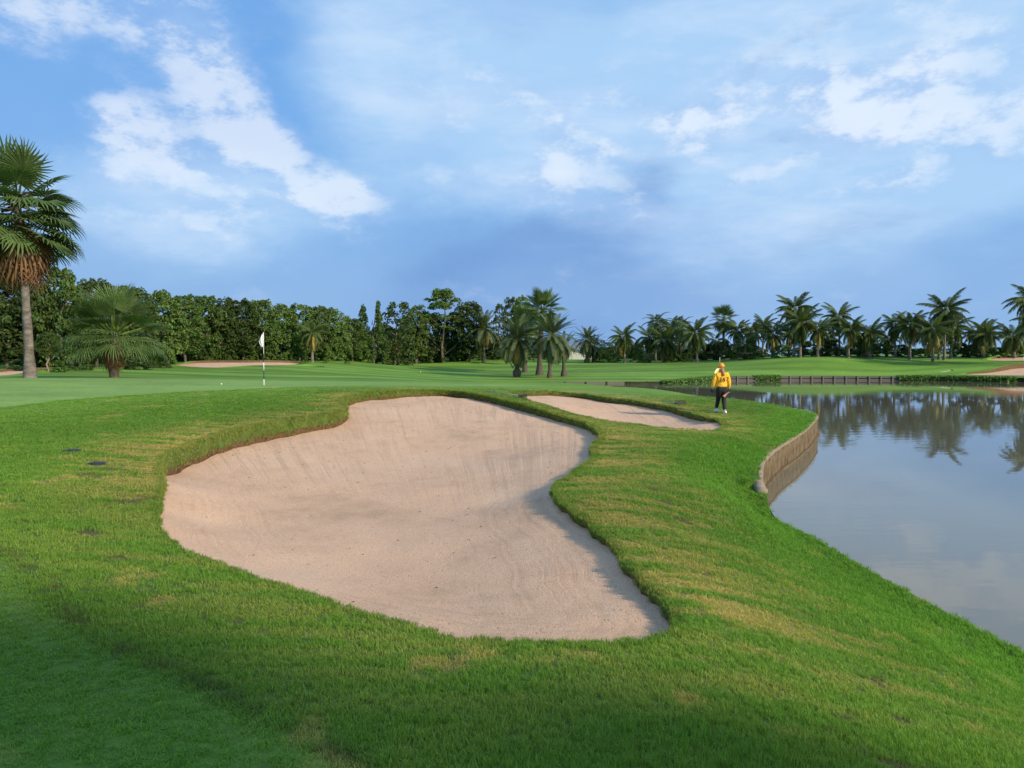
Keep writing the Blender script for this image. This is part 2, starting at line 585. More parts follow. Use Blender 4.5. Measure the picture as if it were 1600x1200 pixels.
def water_mat():
    m, N, L = new_mat('pond_water')
    geo = N('ShaderNodeNewGeometry')
    mp = N('ShaderNodeMapping'); mp.inputs['Scale'].default_value = (.35, 1.6, 1); L(geo.outputs['Position'], mp.inputs[0])
    n = N('ShaderNodeTexNoise'); n.inputs['Scale'].default_value = 1.6; n.inputs['Detail'].default_value = 3; L(mp.outputs[0], n.inputs['Vector'])
    n2 = N('ShaderNodeTexNoise'); n2.inputs['Scale'].default_value = .09; n2.inputs['Detail'].default_value = 2; L(geo.outputs['Position'], n2.inputs['Vector'])
    mr = N('ShaderNodeMapRange'); L(n2.outputs['Fac'], mr.inputs[0]); mr.inputs[1].default_value = .4; mr.inputs[2].default_value = .6
    mr.inputs[3].default_value = .25; mr.inputs[4].default_value = 1
    mm = N('ShaderNodeMath', operation='MULTIPLY'); L(n.outputs['Fac'], mm.inputs[0]); L(mr.outputs[0], mm.inputs[1])
    bp = N('ShaderNodeBump'); bp.inputs['Strength'].default_value = .06; bp.inputs['Distance'].default_value = .05
    L(mm.outputs[0], bp.inputs['Height'])
    b = N('ShaderNodeBsdfPrincipled'); b.inputs['Base Color'].default_value = (.165, .150, .105, 1)
    b.inputs['Roughness'].default_value = .015; b.inputs['IOR'].default_value = 1.38
    b.inputs['Specular IOR Level'].default_value = .5
    L(bp.outputs[0], b.inputs['Normal'])
    o = N('ShaderNodeOutputMaterial'); L(b.outputs[0], o.inputs[0])
    return m


turf = ground_mat(); sand = sand_mat(); water = water_mat()
lip_mat = simple_mat('turf_edge', (.11, .085, .04), .95, .5, 14, bump=.9, bscale=60, col2=(.26, .155, .08), spec=.1)
blade_mat = leaf_mat('grass_blade', (1, 1, 1), .38, .6, 0, instancer=True, spec=.25, tcol=(1.15, 1.2, .6))
frond_coco = leaf_mat('coconut_leaf', (.085, .122, .034), .3, .55, .35, spec=.2)
frond_date = leaf_mat('date_leaf', (.10, .135, .060), .2, .55, .25, spec=.2)
frond_fan = leaf_mat('fan_leaf', (.095, .150, .045), .25, .5, .25, spec=.25)
frond_yellow = leaf_mat('yellowing_leaf', (.26, .20, .045), .3, .5, .3)
frond_dead = leaf_mat('dead_leaf', (.20, .105, .055), .15, .8, .35)
tree_leaf = leaf_mat('tree_leaf', (.078, .138, .034), .3, .5, .42, spec=.25)
tree_leaf_dark = leaf_mat('dark_tree_leaf', (.055, .098, .028), .25, .5, .25, spec=.25)
shrub_leaf = leaf_mat('shrub_leaf', (.085, .165, .03), .3, .5, .4, spec=.25)
bark = simple_mat('bark', (.13, .10, .075), .9, .4, 6, bump=.8, bscale=20, stretch=(1, 1, .4))
palm_bark = simple_mat('palm_bark', (.135, .115, .095), .9, .55, 2.2, bump=1.0, bscale=12, stretch=(1, 1, 2.2), col2=(.27, .235, .20))
palm_bark_dark = simple_mat('rough_palm_bark', (.095, .075, .055), .95, .5, 7, bump=1.0, bscale=16, stretch=(1, 1, 2.0))
wall_mat = simple_mat('weathered_concrete', (.130, .095, .058), .95, .6, 4.5, bump=1.0, bscale=22, stretch=(4, 4, .7), col2=(.34, .255, .155), spec=.1)
cap_mat = simple_mat('pale_coping', (.27, .215, .145), .9, .3, 9, bump=.6, bscale=50)
timber = simple_mat('old_timber', (.15, .135, .105), .85, .35, 3, bump=.4, bscale=20, stretch=(1, 4, 6))
timber_dark = simple_mat('wet_timber', (.045, .04, .034), .8, .35, 3, bump=.4, bscale=20)
timber_grey = simple_mat('grey_timber', (.11, .10, .085), .85, .45, 3, bump=.4, bscale=20, stretch=(1, 4, 6))
white_paint = simple_mat('white_paint', (.78, .77, .74), .5, .05, 4)
black_paint = simple_mat('black_paint', (.02, .02, .022), .5, .2, 4)
white_wall = simple_mat('cream_wall', (.75, .70, .58), .8, .06, 1)
roof_grey = simple_mat('grey_roof', (.13, .145, .15), .7, .2, 2)
teal_panel = simple_mat('teal_panel', (.07, .22, .25), .6, .2, 2)

# ------------------------------------------------------------------ outlines of the two near bunkers (photo px, photo py, height)
A_PX = [(560, 616, 1.42), (600, 612, 1.40), (650, 609.5, 1.39), (700, 610, 1.36), (740, 614, 1.32), (780, 622, 1.24), (820, 632, 1.16), (860, 643, 1.08),
        (900, 655, 1.02), (928, 666, .98), (941, 677, .955), (938, 687, .95), (929, 700, .94), (931, 711, .93), (915, 726, .92), (890, 745, .92), (872, 757, .92),
        (867, 768, .92), (880, 785, .92), (905, 801, .92), (935, 826, .92), (960, 851, .92), (985, 881, .92), (1020, 915, .92), (1050, 945, .92),
        (1067, 974, .93), (1050, 989, .94), (1000, 998, .95), (930, 1003, .96), (850, 1004, .97), (760, 1001, .98), (700, 993, 1.0), (640, 979, 1.0),
        (560, 956, 1.02), (480, 931, 1.04), (400, 903, 1.06), (320, 876, 1.08), (270, 854, 1.1), (248, 832, 1.11), (239, 803, 1.12), (243, 776, 1.13),
        (250, 748, 1.15), (245, 729, 1.17), (262, 709, 1.18), (300, 691, 1.19), (350, 675, 1.2), (400, 664, 1.2), (450, 655, 1.2), (500, 648, 1.2),
        (538, 642, 1.2), (534, 630, 1.32), (529, 621, 1.42)]
B_PX = [(800, 612, 1.25), (830, 610.5, 1.20), (860, 611, 1.15), (900, 615, 1.05), (950, 621, .98), (1000, 628, .92), (1050, 636, .87), (1090, 645, .83),
        (1120, 655, .80), (1133, 663, .78), (1118, 674, .80), (1080, 673, .82), (1030, 669, .85), (980, 663, .88), (930, 655, .94), (880, 644, 1.02),
        (845, 632, 1.10), (820, 624, 1.16)]
A3 = np.array([at_z(*p) for p in A_PX])
B3 = np.array([at_z(*p) for p in B_PX])

# pond edge: x, y, ground height at the edge, kind
POND = [(9, -8, .035), (6.2, -3, .035), (5.1, 1.5, .035), (4.65, 5, .035), (4.5, 6.7, .035), (4.35, 9, .035), (4.3, 11.2, .035), (4.22, 12.3, .06),
        (4.30, 13.3, .5), (4.66, 14.4, .56), (5.13, 15.6, .56), (6.1, 17.6, .56), (7.2, 19.6, .57), (8.5, 22.1, .58), (9.5, 24.2, .6), (10.3, 26, .6),
        (10.8, 28, .6), (10.8, 30.5, .6), (10.0, 35, .6), (8.2, 43, .6), (5.2, 54, .5), (2, 62, .3), (-1, 66, .2), (-2, 68, .2),
        (-1, 69.5, .2), (4, 70.3, .2), (9, 71, .2), (14.5, 72.2, .2), (18, 75.5, .34), (22, 79, .46), (31, 80.5, .46), (42, 80, .45), (46.5, 78, .45),
        (51, 74.5, .45), (55.5, 69.5, .45), (70, 64, .5), (95, 55, .5), (110, 30, .5), (75, 8, .5), (38, -8, .3), (16, -11, .1)]
POND3 = catmull(POND, 5)

# ------------------------------------------------------------------ ground height from measured points
CTRL = []
CTRL += [tuple(p) for p in A3[::2]] + [tuple(p) for p in B3[::2]]
CTRL += [p for p in POND]
for (px, py, z) in [(0, 1200, 1.12), (400, 1200, 1.08), (800, 1200, 1.02), (1200, 1200, .90), (1600, 1200, .60), (0, 1000, 1.16), (250, 1000, 1.11),
                    (0, 850, 1.22), (150, 850, 1.18), (0, 740, 1.25), (1200, 1080, .82), (1150, 960, .86), (1400, 1050, .45), (1100, 850, .80), (1000, 780, .88),
                    (1060, 730, .84), (980, 700, .92), (1100, 700, .82), (1200, 690, .74), (1130, 770, .62), (1180, 850, .40), (1300, 930, .35), (1450, 1010, .28),
                    (412, 602, 1.44), (200, 601, 1.50), (0, 602, 1.54), (0, 650, 1.36), (0, 625, 1.47), (200, 640, 1.38), (330, 640, 1.33), (150, 700, 1.26),
                    (400, 625, 1.38), (480, 620, 1.37), (130, 760, 1.2)]:
    CTRL.append(at_z(px, py, z))
for (px, py, D) in [(0, 592, 37), (250, 593, 37), (480, 598, 36), (620, 602, 34), (720, 604, 33), (780, 604, 36), (850, 602, 40), (1000, 606, 39), (900, 599, 47),
                    (1100, 620, 31), (1180, 629, 29), (1135, 646, 25), (1230, 640, 26), (1240, 660, 22.5), (1190, 700, 16.5),
                    (0, 590, 46), (150, 589, 46), (300, 589, 55), (0, 582, 58), (90, 578, 62), (150, 574, 70), (300, 576, 72), (380, 574, 76), (300, 567, 82), (430, 566, 84), (220, 570, 80),
                    (350, 565, 95), (200, 567, 95), (0, 572, 80), (-200, 575, 70), (-300, 592, 40),
                    (450, 592, 56), (600, 594, 52), (600, 590, 62), (450, 580, 72), (600, 580, 86), (600, 570, 108), (540, 563, 105), (640, 566, 122), (700, 597, 58),
                    (800, 592, 77), (800, 580, 95), (800, 567, 115), (740, 562, 122), (950, 588, 80), (950, 570, 105), (950, 566, 113),
                    (1130, 583, 85), (1130, 567, 100), (1250, 583, 86), (1250, 566, 91), (1250, 558, 99), (1400, 583, 86), (1400, 571, 90), (1400, 561, 97),
                    (1550, 585, 80), (1550, 575, 84), (1560, 560, 96), (1700, 590, 72), (1700, 558, 97), (2000, 590, 75), (2000, 560, 110)]:
    CTRL.append(at_d(px, py, D))
for x in (-10, -4, 0, 3):
    CTRL.append((x, -4, 1.08 - max(0, x) * .04)); CTRL.append((x, 0, 1.1 - max(0, x) * .05))
for (x, y, z) in [(-25, 10, 1.4), (-30, 25, 1.6), (-15, 5, 1.3), (12, 33, .55), (-60, 140, 2.2), (0, 150, 2.2), (60, 140, 2.6), (130, 130, 2.6), (-150, 150, 2.2), (0, 400, 2.2), (-400, 400, 2.2),
                  (400, 400, 2.4), (0, 1500, 2.2), (-1500, 1500, 2.2), (1500, 1500, 2.2), (-70, 60, 1.7), (130, 60, 1.2), (100, -4, 1)]:
    CTRL.append((x, y, z))
CTRL = np.array(CTRL)


def warp(x, y):
    y = np.maximum(y, -5.0)
    return 10 * x / (9 + y), 10 * np.log((9 + y) / 9)


def tps_fit(P, z, lam):
    u, v = warp(P[:, 0], P[:, 1])
    r2 = (u[:, None] - u[None]) ** 2 + (v[:, None] - v[None]) ** 2
    K = .5 * r2 * np.log(r2 + 1e-9) + lam * np.eye(len(u))
    Q = np.stack([np.ones_like(u), u, v], 1)
    n = len(u)
    A = np.zeros((n + 3, n + 3)); A[:n, :n] = K; A[:n, n:] = Q; A[n:, :n] = Q.T
    w = np.linalg.solve(A, np.concatenate([z, np.zeros(3)]))
    return u, v, w


_U, _V, _W = tps_fit(CTRL, CTRL[:, 2], .02)


def G(x, y):
    x = np.asarray(x, float); y = np.asarray(y, float)
    sh = x.shape
    u, v = warp(np.clip(x.ravel(), -3000, 3000), y.ravel())
    out = np.empty(u.shape)
    n = len(_U)
    for i in range(0, len(u), 4000):
        a, b = u[i:i + 4000], v[i:i + 4000]
        r2 = (a[:, None] - _U[None]) ** 2 + (b[:, None] - _V[None]) ** 2
        out[i:i + 4000] = (.5 * r2 * np.log(r2 + 1e-9)) @ _W[:n] + _W[n] + _W[n + 1] * a + _W[n + 2] * b
    return np.clip(out, -.2, 4.0).reshape(sh)


def g(x, y):
    return float(G(np.array([x]), np.array([y]))[0])


def hit(px, py, lo=2.0, hi=140.0):
    """first point of the ground under a photo pixel"""
    d = ray(px, py)
    D = np.exp(np.linspace(math.log(lo), math.log(hi), 1500))
    t = D / d[1]
    z = ZC + d[2] * t
    k = np.nonzero(z <= G(d[0] * t, D))[0]
    i = k[0] if len(k) else int(np.argmin(z - G(d[0] * t, D)))
    return (d[0] * t[i], D[i], g(d[0] * t[i], D[i]))


def hits(pts, **kw):
    return np.array([hit(px, py, **kw) for px, py in pts])


# densify the outlines, give the mown edge a little wobble
def outline(P3, n, amp, seed):
    Q = catmull(P3, n)
    s = np.arange(len(Q))
    Q[:, 0] += (vnoise(s * .9, s * 0 + seed, seed) - .5) * amp
    Q[:, 1] += (vnoise(s * .9, s * 0 + seed + 5, seed + 3) - .5) * amp
    Q[:, 2] = G(Q[:, 0], Q[:, 1])
    return Q


A_OUT = outline(A3, 7, .06, 3)
B_OUT = outline(B3, 8, .09, 9)
POND2 = POND3.copy()

# zones, laid out on the ground
GREEN = hits([(-400, 640), (0, 640), (150, 623), (300, 613), (420, 607.5), (560, 603), (700, 603.5), (770, 603.5)])
GREEN = np.vstack([GREEN[:, :2], [(4, 40), (-5, 41), (-20, 40), (-40, 38), (-60, 30)]])
FRINGE = hits([(-300, 780), (20, 868), (70, 930), (160, 1000), (290, 1058), (420, 1120), (560, 1199)])
FRINGE = np.vstack([FRINGE[:, :2], [(-.2, 1.0), (-.3, -5), (-12, -5), (-12, 6)]])


def fields(x, y):
    """turf colour and blade height over the course"""
    x = np.asarray(x, float); y = np.asarray(y, float)
    k = 0.5 + 0 * x
    lowf = fbm(x * .35, y * .35, 5)
    rough = np.array([.122, .232, .028])
    col = np.ones(x.shape + (3,)) * rough
    far = sstep(y, 45, 60)
    fair = np.array([.135, .255, .030])
    # mowing passes on the fairway
    band = fbm(x * .01 + 3, y * .42 + x * .03, 31, 3)
    fcol = fair * (.72 + .56 * sstep(band, .3, .7))[..., None]
    lite = sstep(fbm(x * .012, y * 1.1 + x * .05, 77, 2), .70, .80)
    fcol = fcol * (1 - .35 * lite[..., None]) + np.array([.28, .37, .085]) * (.35 * lite[..., None])
    col = col * (1 - far[..., None]) + fcol * far[..., None]
    # putting green
    gi = inside(x, y, GREEN)
    gd = dist_poly(x, y, GREEN)
    gm = np.where(gi, sstep(gd, -.2, .9), 0)
    gcol = np.array([.205, .325, .072]) * (.86 + .28 * fbm(x * .15, y * .9, 12, 3))[..., None]
    col = col * (1 - gm[..., None]) + gcol * gm[..., None]
    # collar round the green, freshly mown, yellow-green
    cm = np.where(gi, 0, sstep(gd, 6.0, .5)) * sstep(y, 7, 14) * (1 - far)
    col = col * (1 - .55 * cm[..., None]) + np.array([.185, .320, .030]) * (.55 * cm[..., None])
    # dry, thin turf on the shoulders of the bunkers
    da = dist_poly(x, y, A_OUT[::3]); db = dist_poly(x, y, B_OUT[::3])
    dd = np.minimum(da, db * 1.15)
    sh = sstep(dd, 1.9, .0)
    sidef = sstep(x, .2, 1.6) * sstep(y, 3.6, 5.2)              # the strip towards the pond is driest
    leftf = sstep(-x, 2.5, 4.5) * sstep(y, 7, 9.5)
    streak = fbm(x * 1.3 + y * .3, y * 6.0 - x * 1.1 + 1.6 * fbm(x * .8, y * .8, 47, 2), 41, 4)
    patch = fbm(x * 2.3, y * 2.1, 57, 4)
    dry = sh * np.clip(.3 + .7 * np.maximum(sidef, leftf), 0, 1) * sstep(streak, .34, .60)
    wide = sidef * sstep(dd, 4.2, .3) * sstep(streak, .46, .64) * .62
    dry = np.maximum(dry, wide * sstep(dist_poly(x, y, POND2[:120:3], False), .8, 2.0))
    dry = np.maximum(dry * .85, sstep(patch, .68, .77) * .6 * sstep(y, 45, 30))
    rim = sstep(da, .30, .04) * np.maximum(leftf, sstep(y, 14, 20)) * sstep(fbm(x * 3, y * 3, 19, 3), .25, .55)
    dry = np.maximum(dry, .75 * rim)
    dry = dry * (1 - gm) * (1 - far)
    col = col * (1 - dry[..., None]) + np.array([.42, .32, .10]) * dry[..., None]
    bare = sstep(fbm(x * 3.1 + 9, y * 2.7, 91, 4), .72, .80) * (1 - gm) * (1 - far) * sstep(y, 14, 8)
    col = col * (1 - .8 * bare[..., None]) + np.array([.12, .085, .05]) * (.8 * bare[..., None])
    # worn seam along the edge of the short path
    fi = inside(x, y, FRINGE)
    fd = dist_poly(x, y, FRINGE[:7], False)
    seam = .55 * sstep(fd, .09, .01) * sstep(fbm(x * 6, y * 6, 23, 3), .42, .62)
    col = col * (1 - .75 * seam[..., None]) + np.array([.075, .055, .034]) * (.75 * seam[..., None])
    short = np.where(fi, sstep(fd, 0, .12), 0)
    col = col * (1 - .7 * short[..., None]) + np.array([.150, .275, .030]) * (.7 * short[..., None])
    # lush ground near the water
    wp = dist_poly(x, y, POND2[:110:3], False)
    lush = sstep(wp, 2.2, .5) * (1 - far)
    col = col * (1 - .5 * lush[..., None]) + np.array([.110, .270, .022]) * (.5 * lush[..., None])
    col = col * (.80 + .40 * lowf)[..., None]
    h = np.full(x.shape, .023)
    h = h * (1 - .45 * short) * (1 - .45 * dry) * (1 - .5 * bare)
    h = h * (1 + .8 * sstep(y, 5.0, 2.5) * sstep(x, -1.0, 1.2)) * (1 + .35 * lush)
    h = np.where(gm > .3, 0, h) * (1 - .55 * cm)
    return col, h


# ------------------------------------------------------------------ the ground sheet
def row_points():
    pts = []
    D = 1.2
    while D < 160:
        step = max(.06, D * .0135)
        half = .86 * D + 2.2
        nx = int(np.clip(2 * half / max(.085, D * .016), 60, 150))
        xs = np.linspace(-half, half, nx) + rng.uniform(-.2, .2, nx) * (2 * half / nx)
        xs[0], xs[-1] = -half, half
        for x in xs: pts.append((x, D + rng.uniform(-.2, .2) * step))
        D += step
    for D in (165, 185, 215, 260, 330, 430, 600, 900, 1400, 2400, 3800):
        half = max(400, 1.1 * D)
        for x in np.linspace(-half, half, 60): pts.append((x, D))
    for y in (-5, -3.5, -2, -.8, .4):
        for x in np.linspace(-5, 4.6, 50): pts.append((x, y + rng.uniform(-.1, .1)))
    for y in (-60, -30, -15, -5, 0, 6, 14, 25, 40, 60, 90, 130):
        for x in (-3800, -1500, -600, -300, -180, -110, -70, -45, -28, -18, -12, -8, 16, 30, 60, 110, 118, 180, 300, 600, 1500, 3800):
            if abs(x) > .86 * max(y, 0) + 2.5: pts.append((x, y))
    for x in (-3800, 0, 3800): pts.append((x, -800.0))
    return np.array(pts)


def cdt(points, loops):
    vs = [Vector((float(a), float(b))) for a, b in points]
    edges = []
    for lp in loops:
        k = len(vs)
        vs += [Vector((float(p[0]), float(p[1]))) for p in lp]
        edges += [(k + i, k + (i + 1) % len(lp)) for i in range(len(lp))]
    r = delaunay_2d_cdt(vs, edges, [], 0, 1e-5)
    return np.array([v[:] for v in r[0]]), np.array([f for f in r[2] if len(f) == 3])


gp = row_points()
loops2d = [A_OUT[:, :2], B_OUT[:, :2], POND3[:, :2]]
keep = np.ones(len(gp), bool)
for lp in loops2d:
    keep &= ~inside(gp[:, 0], gp[:, 1], lp)
near_d = np.minimum(np.minimum(dist_poly(gp[:, 0], gp[:, 1], A_OUT[::2]), dist_poly(gp[:, 0], gp[:, 1], B_OUT[::2])), dist_poly(gp[:, 0], gp[:, 1], POND3[::2]))
keep &= near_d > .03
gp = gp[keep]
gv, gf = cdt(gp, loops2d)
cen = gv[gf].mean(1)
kill = np.zeros(len(gf), bool)
for lp in loops2d: kill |= inside(cen[:, 0], cen[:, 1], lp)
gf = gf[~kill]
gz = G(gv[:, 0], gv[:, 1])
gz += (fbm(gv[:, 0] * .8, gv[:, 1] * .8, 61, 3) - .5) * .05 * sstep(gv[:, 1], 60, 30)
dp = dist_poly(gv[:, 0], gv[:, 1], POND3)
# pull the edge of the sheet to the measured height of the bank
nearest = np.argmin((gv[:, 0:1] - POND3[None, ::2, 0]) ** 2 + (gv[:, 1:2] - POND3[None, ::2, 1]) ** 2, 1) * 2
edge_z = POND3[nearest, 2]
wgt = sstep(dp, 1.1, 0.0)
gz = gz * (1 - wgt) + edge_z * wgt
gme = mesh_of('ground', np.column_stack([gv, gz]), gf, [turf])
gcolv, ghv = fields(gv[:, 0], gv[:, 1])
thatch_shade = sstep(ghv, .004, .02) * sstep(gv[:, 1], 34, 20)      # soil and dead-grass tone, with self-shadow between the blades painted in
gcolv = gcolv * (1 - .42 * thatch_shade[:, None]) * np.where(thatch_shade[:, None] > 0, np.array([1.02, .96, .95]), 1)
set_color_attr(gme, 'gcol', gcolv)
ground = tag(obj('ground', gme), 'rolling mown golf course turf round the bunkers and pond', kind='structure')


def ground_z(x, y):
    z = G(x, y)
    z = z + (fbm(x * .8, y * .8, 61, 3) - .5) * .05 * sstep(y, 60, 30)
    d = dist_poly(x, y, POND3[::2])
    idx = np.argmin((x[:, None] - POND3[None, ::2, 0]) ** 2 + (y[:, None] - POND3[None, ::2, 1]) ** 2, 1) * 2
    w = sstep(d, 1.1, 0)
    return z * (1 - w) + POND3[idx, 2] * w


def gnd(x, y):
    return float(ground_z(np.array([x]), np.array([y]))[0])


# ------------------------------------------------------------------ water
pt = np.roll(POND3[:, :2], -1, 0) - np.roll(POND3[:, :2], 1, 0)
pn = np.stack([pt[:, 1], -pt[:, 0]], 1); pn /= np.linalg.norm(pn, axis=1)[:, None]
q = POND3[:, :2] + pn * .05
pn[inside(q[:, 0], q[:, 1], POND3)] *= -1                      # outward
WP = POND3[:, :2] + pn * .22
wv, wf = cdt(np.array([(20., 5.), (30., 40.), (8., 60.)]), [WP])
c = wv[wf].mean(1)
wf = wf[inside(c[:, 0], c[:, 1], WP)]
n = len(POND3)
bank_v = np.vstack([POND3, np.column_stack([POND3[:, :2] + pn * .02, np.full(n, -.8)])])
bank = obj('pond_bank', mesh_of('pond_bank', bank_v, [(i, (i + 1) % n, n + (i + 1) % n, n + i) for i in range(n)], [simple_mat('wet_earth', (.035, .032, .02), .95, .5, 3, bump=.8, bscale=8, col2=(.06, .065, .03), spec=.1)]))
tag(bank, 'dark earth bank under the turf round the pond', kind='structure')
pond = obj('pond_water', mesh_of('pond_water', np.column_stack([wv, np.zeros(len(wv))]), wf, [water]))
tag(pond, 'still grey pond reflecting the sky and the palms on its far bank', kind='structure')


# ------------------------------------------------------------------ bunkers
def bunker(name, label, out, floor_px, lip_fn, spacing):
    n = len(out)
    ctr = out[:, :2].mean(0)
    # inward normal
    t = np.roll(out[:, :2], -1, 0) - np.roll(out[:, :2], 1, 0)
    nrm = np.stack([-t[:, 1], t[:, 0]], 1); nrm /= np.linalg.norm(nrm, axis=1)[:, None] + 1e-9
    probe = out[:, :2] + nrm * .05
    flip = ~inside(probe[:, 0], probe[:, 1], out)
    nrm[flip] *= -1
    lip = lip_fn(out)
    top = out.copy(); top[:, 2] = ground_z(out[:, 0], out[:, 1])
    # turf edge: overhanging shoulder, soil face, foot under the sand
    rings = [top,
             np.column_stack([top[:, :2] + nrm * .035, top[:, 2] - .015]),
             np.column_stack([top[:, :2] + nrm * .045, top[:, 2] - lip * .66]),
             np.column_stack([top[:, :2] + nrm * .025, top[:, 2] - .01 - lip]),
             np.column_stack([top[:, :2] - nrm * .0, top[:, 2] - lip - .12])]
    jit = [0, .006, .012, .012, 0]
    v = []
    for r_, j in zip(rings, jit):
        q = r_.copy(); q[:, :2] += rng.normal(0, 1, (n, 2)) * j * .5; q[:, 2] += rng.normal(0, 1, n) * j * .3
        v.append(q)
    v = np.vstack(v)
    f = [(k * n + i, k * n + (i + 1) % n, (k + 1) * n + (i + 1) % n, (k + 1) * n + i) for k in range(4) for i in range(n)]
    lme = mesh_of('bunker_lip', v, f, [lip_mat, turf], fmat=[1] * (2 * n) + [0] * (2 * n))
    set_color_attr(lme, 'gcol', np.array([.085, .125, .022]) * rng.uniform(.7, 1.25, (len(v), 1)))
    edge = tag(obj('bunker_lip', lme), 'cut turf edge running round ' + label[0], kind='structure')
    # sand
    sand_edge = np.column_stack([top[:, :2] + nrm * .02, top[:, 2] - lip])
    ctrl = [tuple(p) for p in sand_edge[::3]] + [at_z(*p) for p in floor_px]
    ctrl = np.array(ctrl)
    U, V, W = tps_fit(ctrl, ctrl[:, 2], .004)

    def S(x, y):
        a, b = warp(x, y)
        r2 = (a[:, None] - U[None]) ** 2 + (b[:, None] - V[None]) ** 2
        m = len(U)
        return (.5 * r2 * np.log(r2 + 1e-9)) @ W[:m] + W[m] + W[m + 1] * a + W[m + 2] * b
    lo, hi = out[:, :2].min(0), out[:, :2].max(0)
    pts = []
    y = lo[1]
    while y < hi[1]:
        s = spacing * max(.5, y / 10)
        for x in np.arange(lo[0], hi[0], s): pts.append((x + rng.uniform(-.2, .2) * s, y + rng.uniform(-.2, .2) * s))
        y += s * .9
    pts = np.array(pts)
    m = inside(pts[:, 0], pts[:, 1], sand_edge) & (dist_poly(pts[:, 0], pts[:, 1], sand_edge) > spacing * .4)
    pts = pts[m]
    sv, sf = cdt(pts, [sand_edge[:, :2]])
    cc = sv[sf].mean(1)
    sf = sf[inside(cc[:, 0], cc[:, 1], sand_edge)]
    z = S(sv[:, 0], sv[:, 1])
    z += (fbm(sv[:, 0] * 1.5, sv[:, 1] * 1.2, 15, 3) - .5) * .04
    me = mesh_of(name, np.column_stack([sv, z]), sf, [sand])
    # rake coordinates: metres along the edge, metres away from it
    seg = np.linalg.norm(np.roll(sand_edge[:, :2], -1, 0) - sand_edge[:, :2], axis=1)
    arc = np.concatenate([[0], np.cumsum(seg)[:-1]])
    k1 = np.argmin((sv[:, 0:1] - sand_edge[None, :, 0]) ** 2 + (sv[:, 1:2] - sand_edge[None, :, 1]) ** 2, 1)
    dd_ = dist_poly(sv[:, 0], sv[:, 1], sand_edge)
    rk = me.attributes.new('rake', 'FLOAT_VECTOR', 'POINT')
    ang_ = np.arctan2(sv[:, 1] - (lo[1] - 1.0), sv[:, 0] - ctr[0] - 1.5)
    rk.data.foreach_set('vector', np.column_stack([ang_ * 8, dd_, arc[k1] * 0]).astype(np.float32).ravel())
    tag(obj(name, me), label[1], kind='structure')
    return nrm, top, lip, S


def lip_a(o):
    x, y = o[:, 0], o[:, 1]
    far_ = sstep(y, 18, 24)
    left = sstep(-x, 2.0, 4.5) * sstep(y, 9.5, 12) * (1 - far_)
    nearl = sstep(-x, 3.2, 4.0) * sstep(y, 7, 9.5)
    h = .075 + .15 * far_ + .25 * left + .06 * nearl + .10 * sstep(x, 1.0, 2.2) * sstep(y, 12, 18)
    return h + (fbm(x * 2.4, y * 2.4, 8, 3) - .5) * .08


def lip_b(o):
    x, y = o[:, 0], o[:, 1]
    return .06 + .14 * sstep(y - (19 + (8 - x) * .8), .5, 4) + (fbm(x * 2, y * 2, 8, 2) - .5) * .03


A_N, A_TOP, A_LIP, A_S = bunker('bunker_sand', ('the large near bunker', 'raked pinkish sand floor of the large near bunker'), A_OUT,
    [(600, 850, .64), (450, 820, .66), (750, 870, .68), (840, 900, .76), (700, 930, .74), (850, 960, .82), (650, 770, .58), (500, 760, .61), (800, 780, .66),
     (700, 715, .58), (800, 710, .64), (600, 700, .64), (700, 675, .76), (780, 670, .80), (620, 660, .88), (690, 640, .98), (440, 720, .70), (380, 730, .74), (400, 780, .66), (350, 820, .74), (560, 900, .72), (850, 795, .79), (905, 845, .81), (955, 897, .82), (1005, 950, .83), (820, 830, .745), (880, 890, .785), (930, 940, .815), (880, 722, .80), (910, 700, .85)], lip_a, .14)
B_N, B_TOP, B_LIP, B_S = bunker('bunker_sand', ('the smaller bunker beside the walking person', 'sunlit sand of the smaller bunker beside the walking person'), B_OUT,
    [(950, 645, .62), (1030, 657, .52), (1080, 664, .56), (900, 632, .84), (1000, 648, .60)], lip_b, .22)


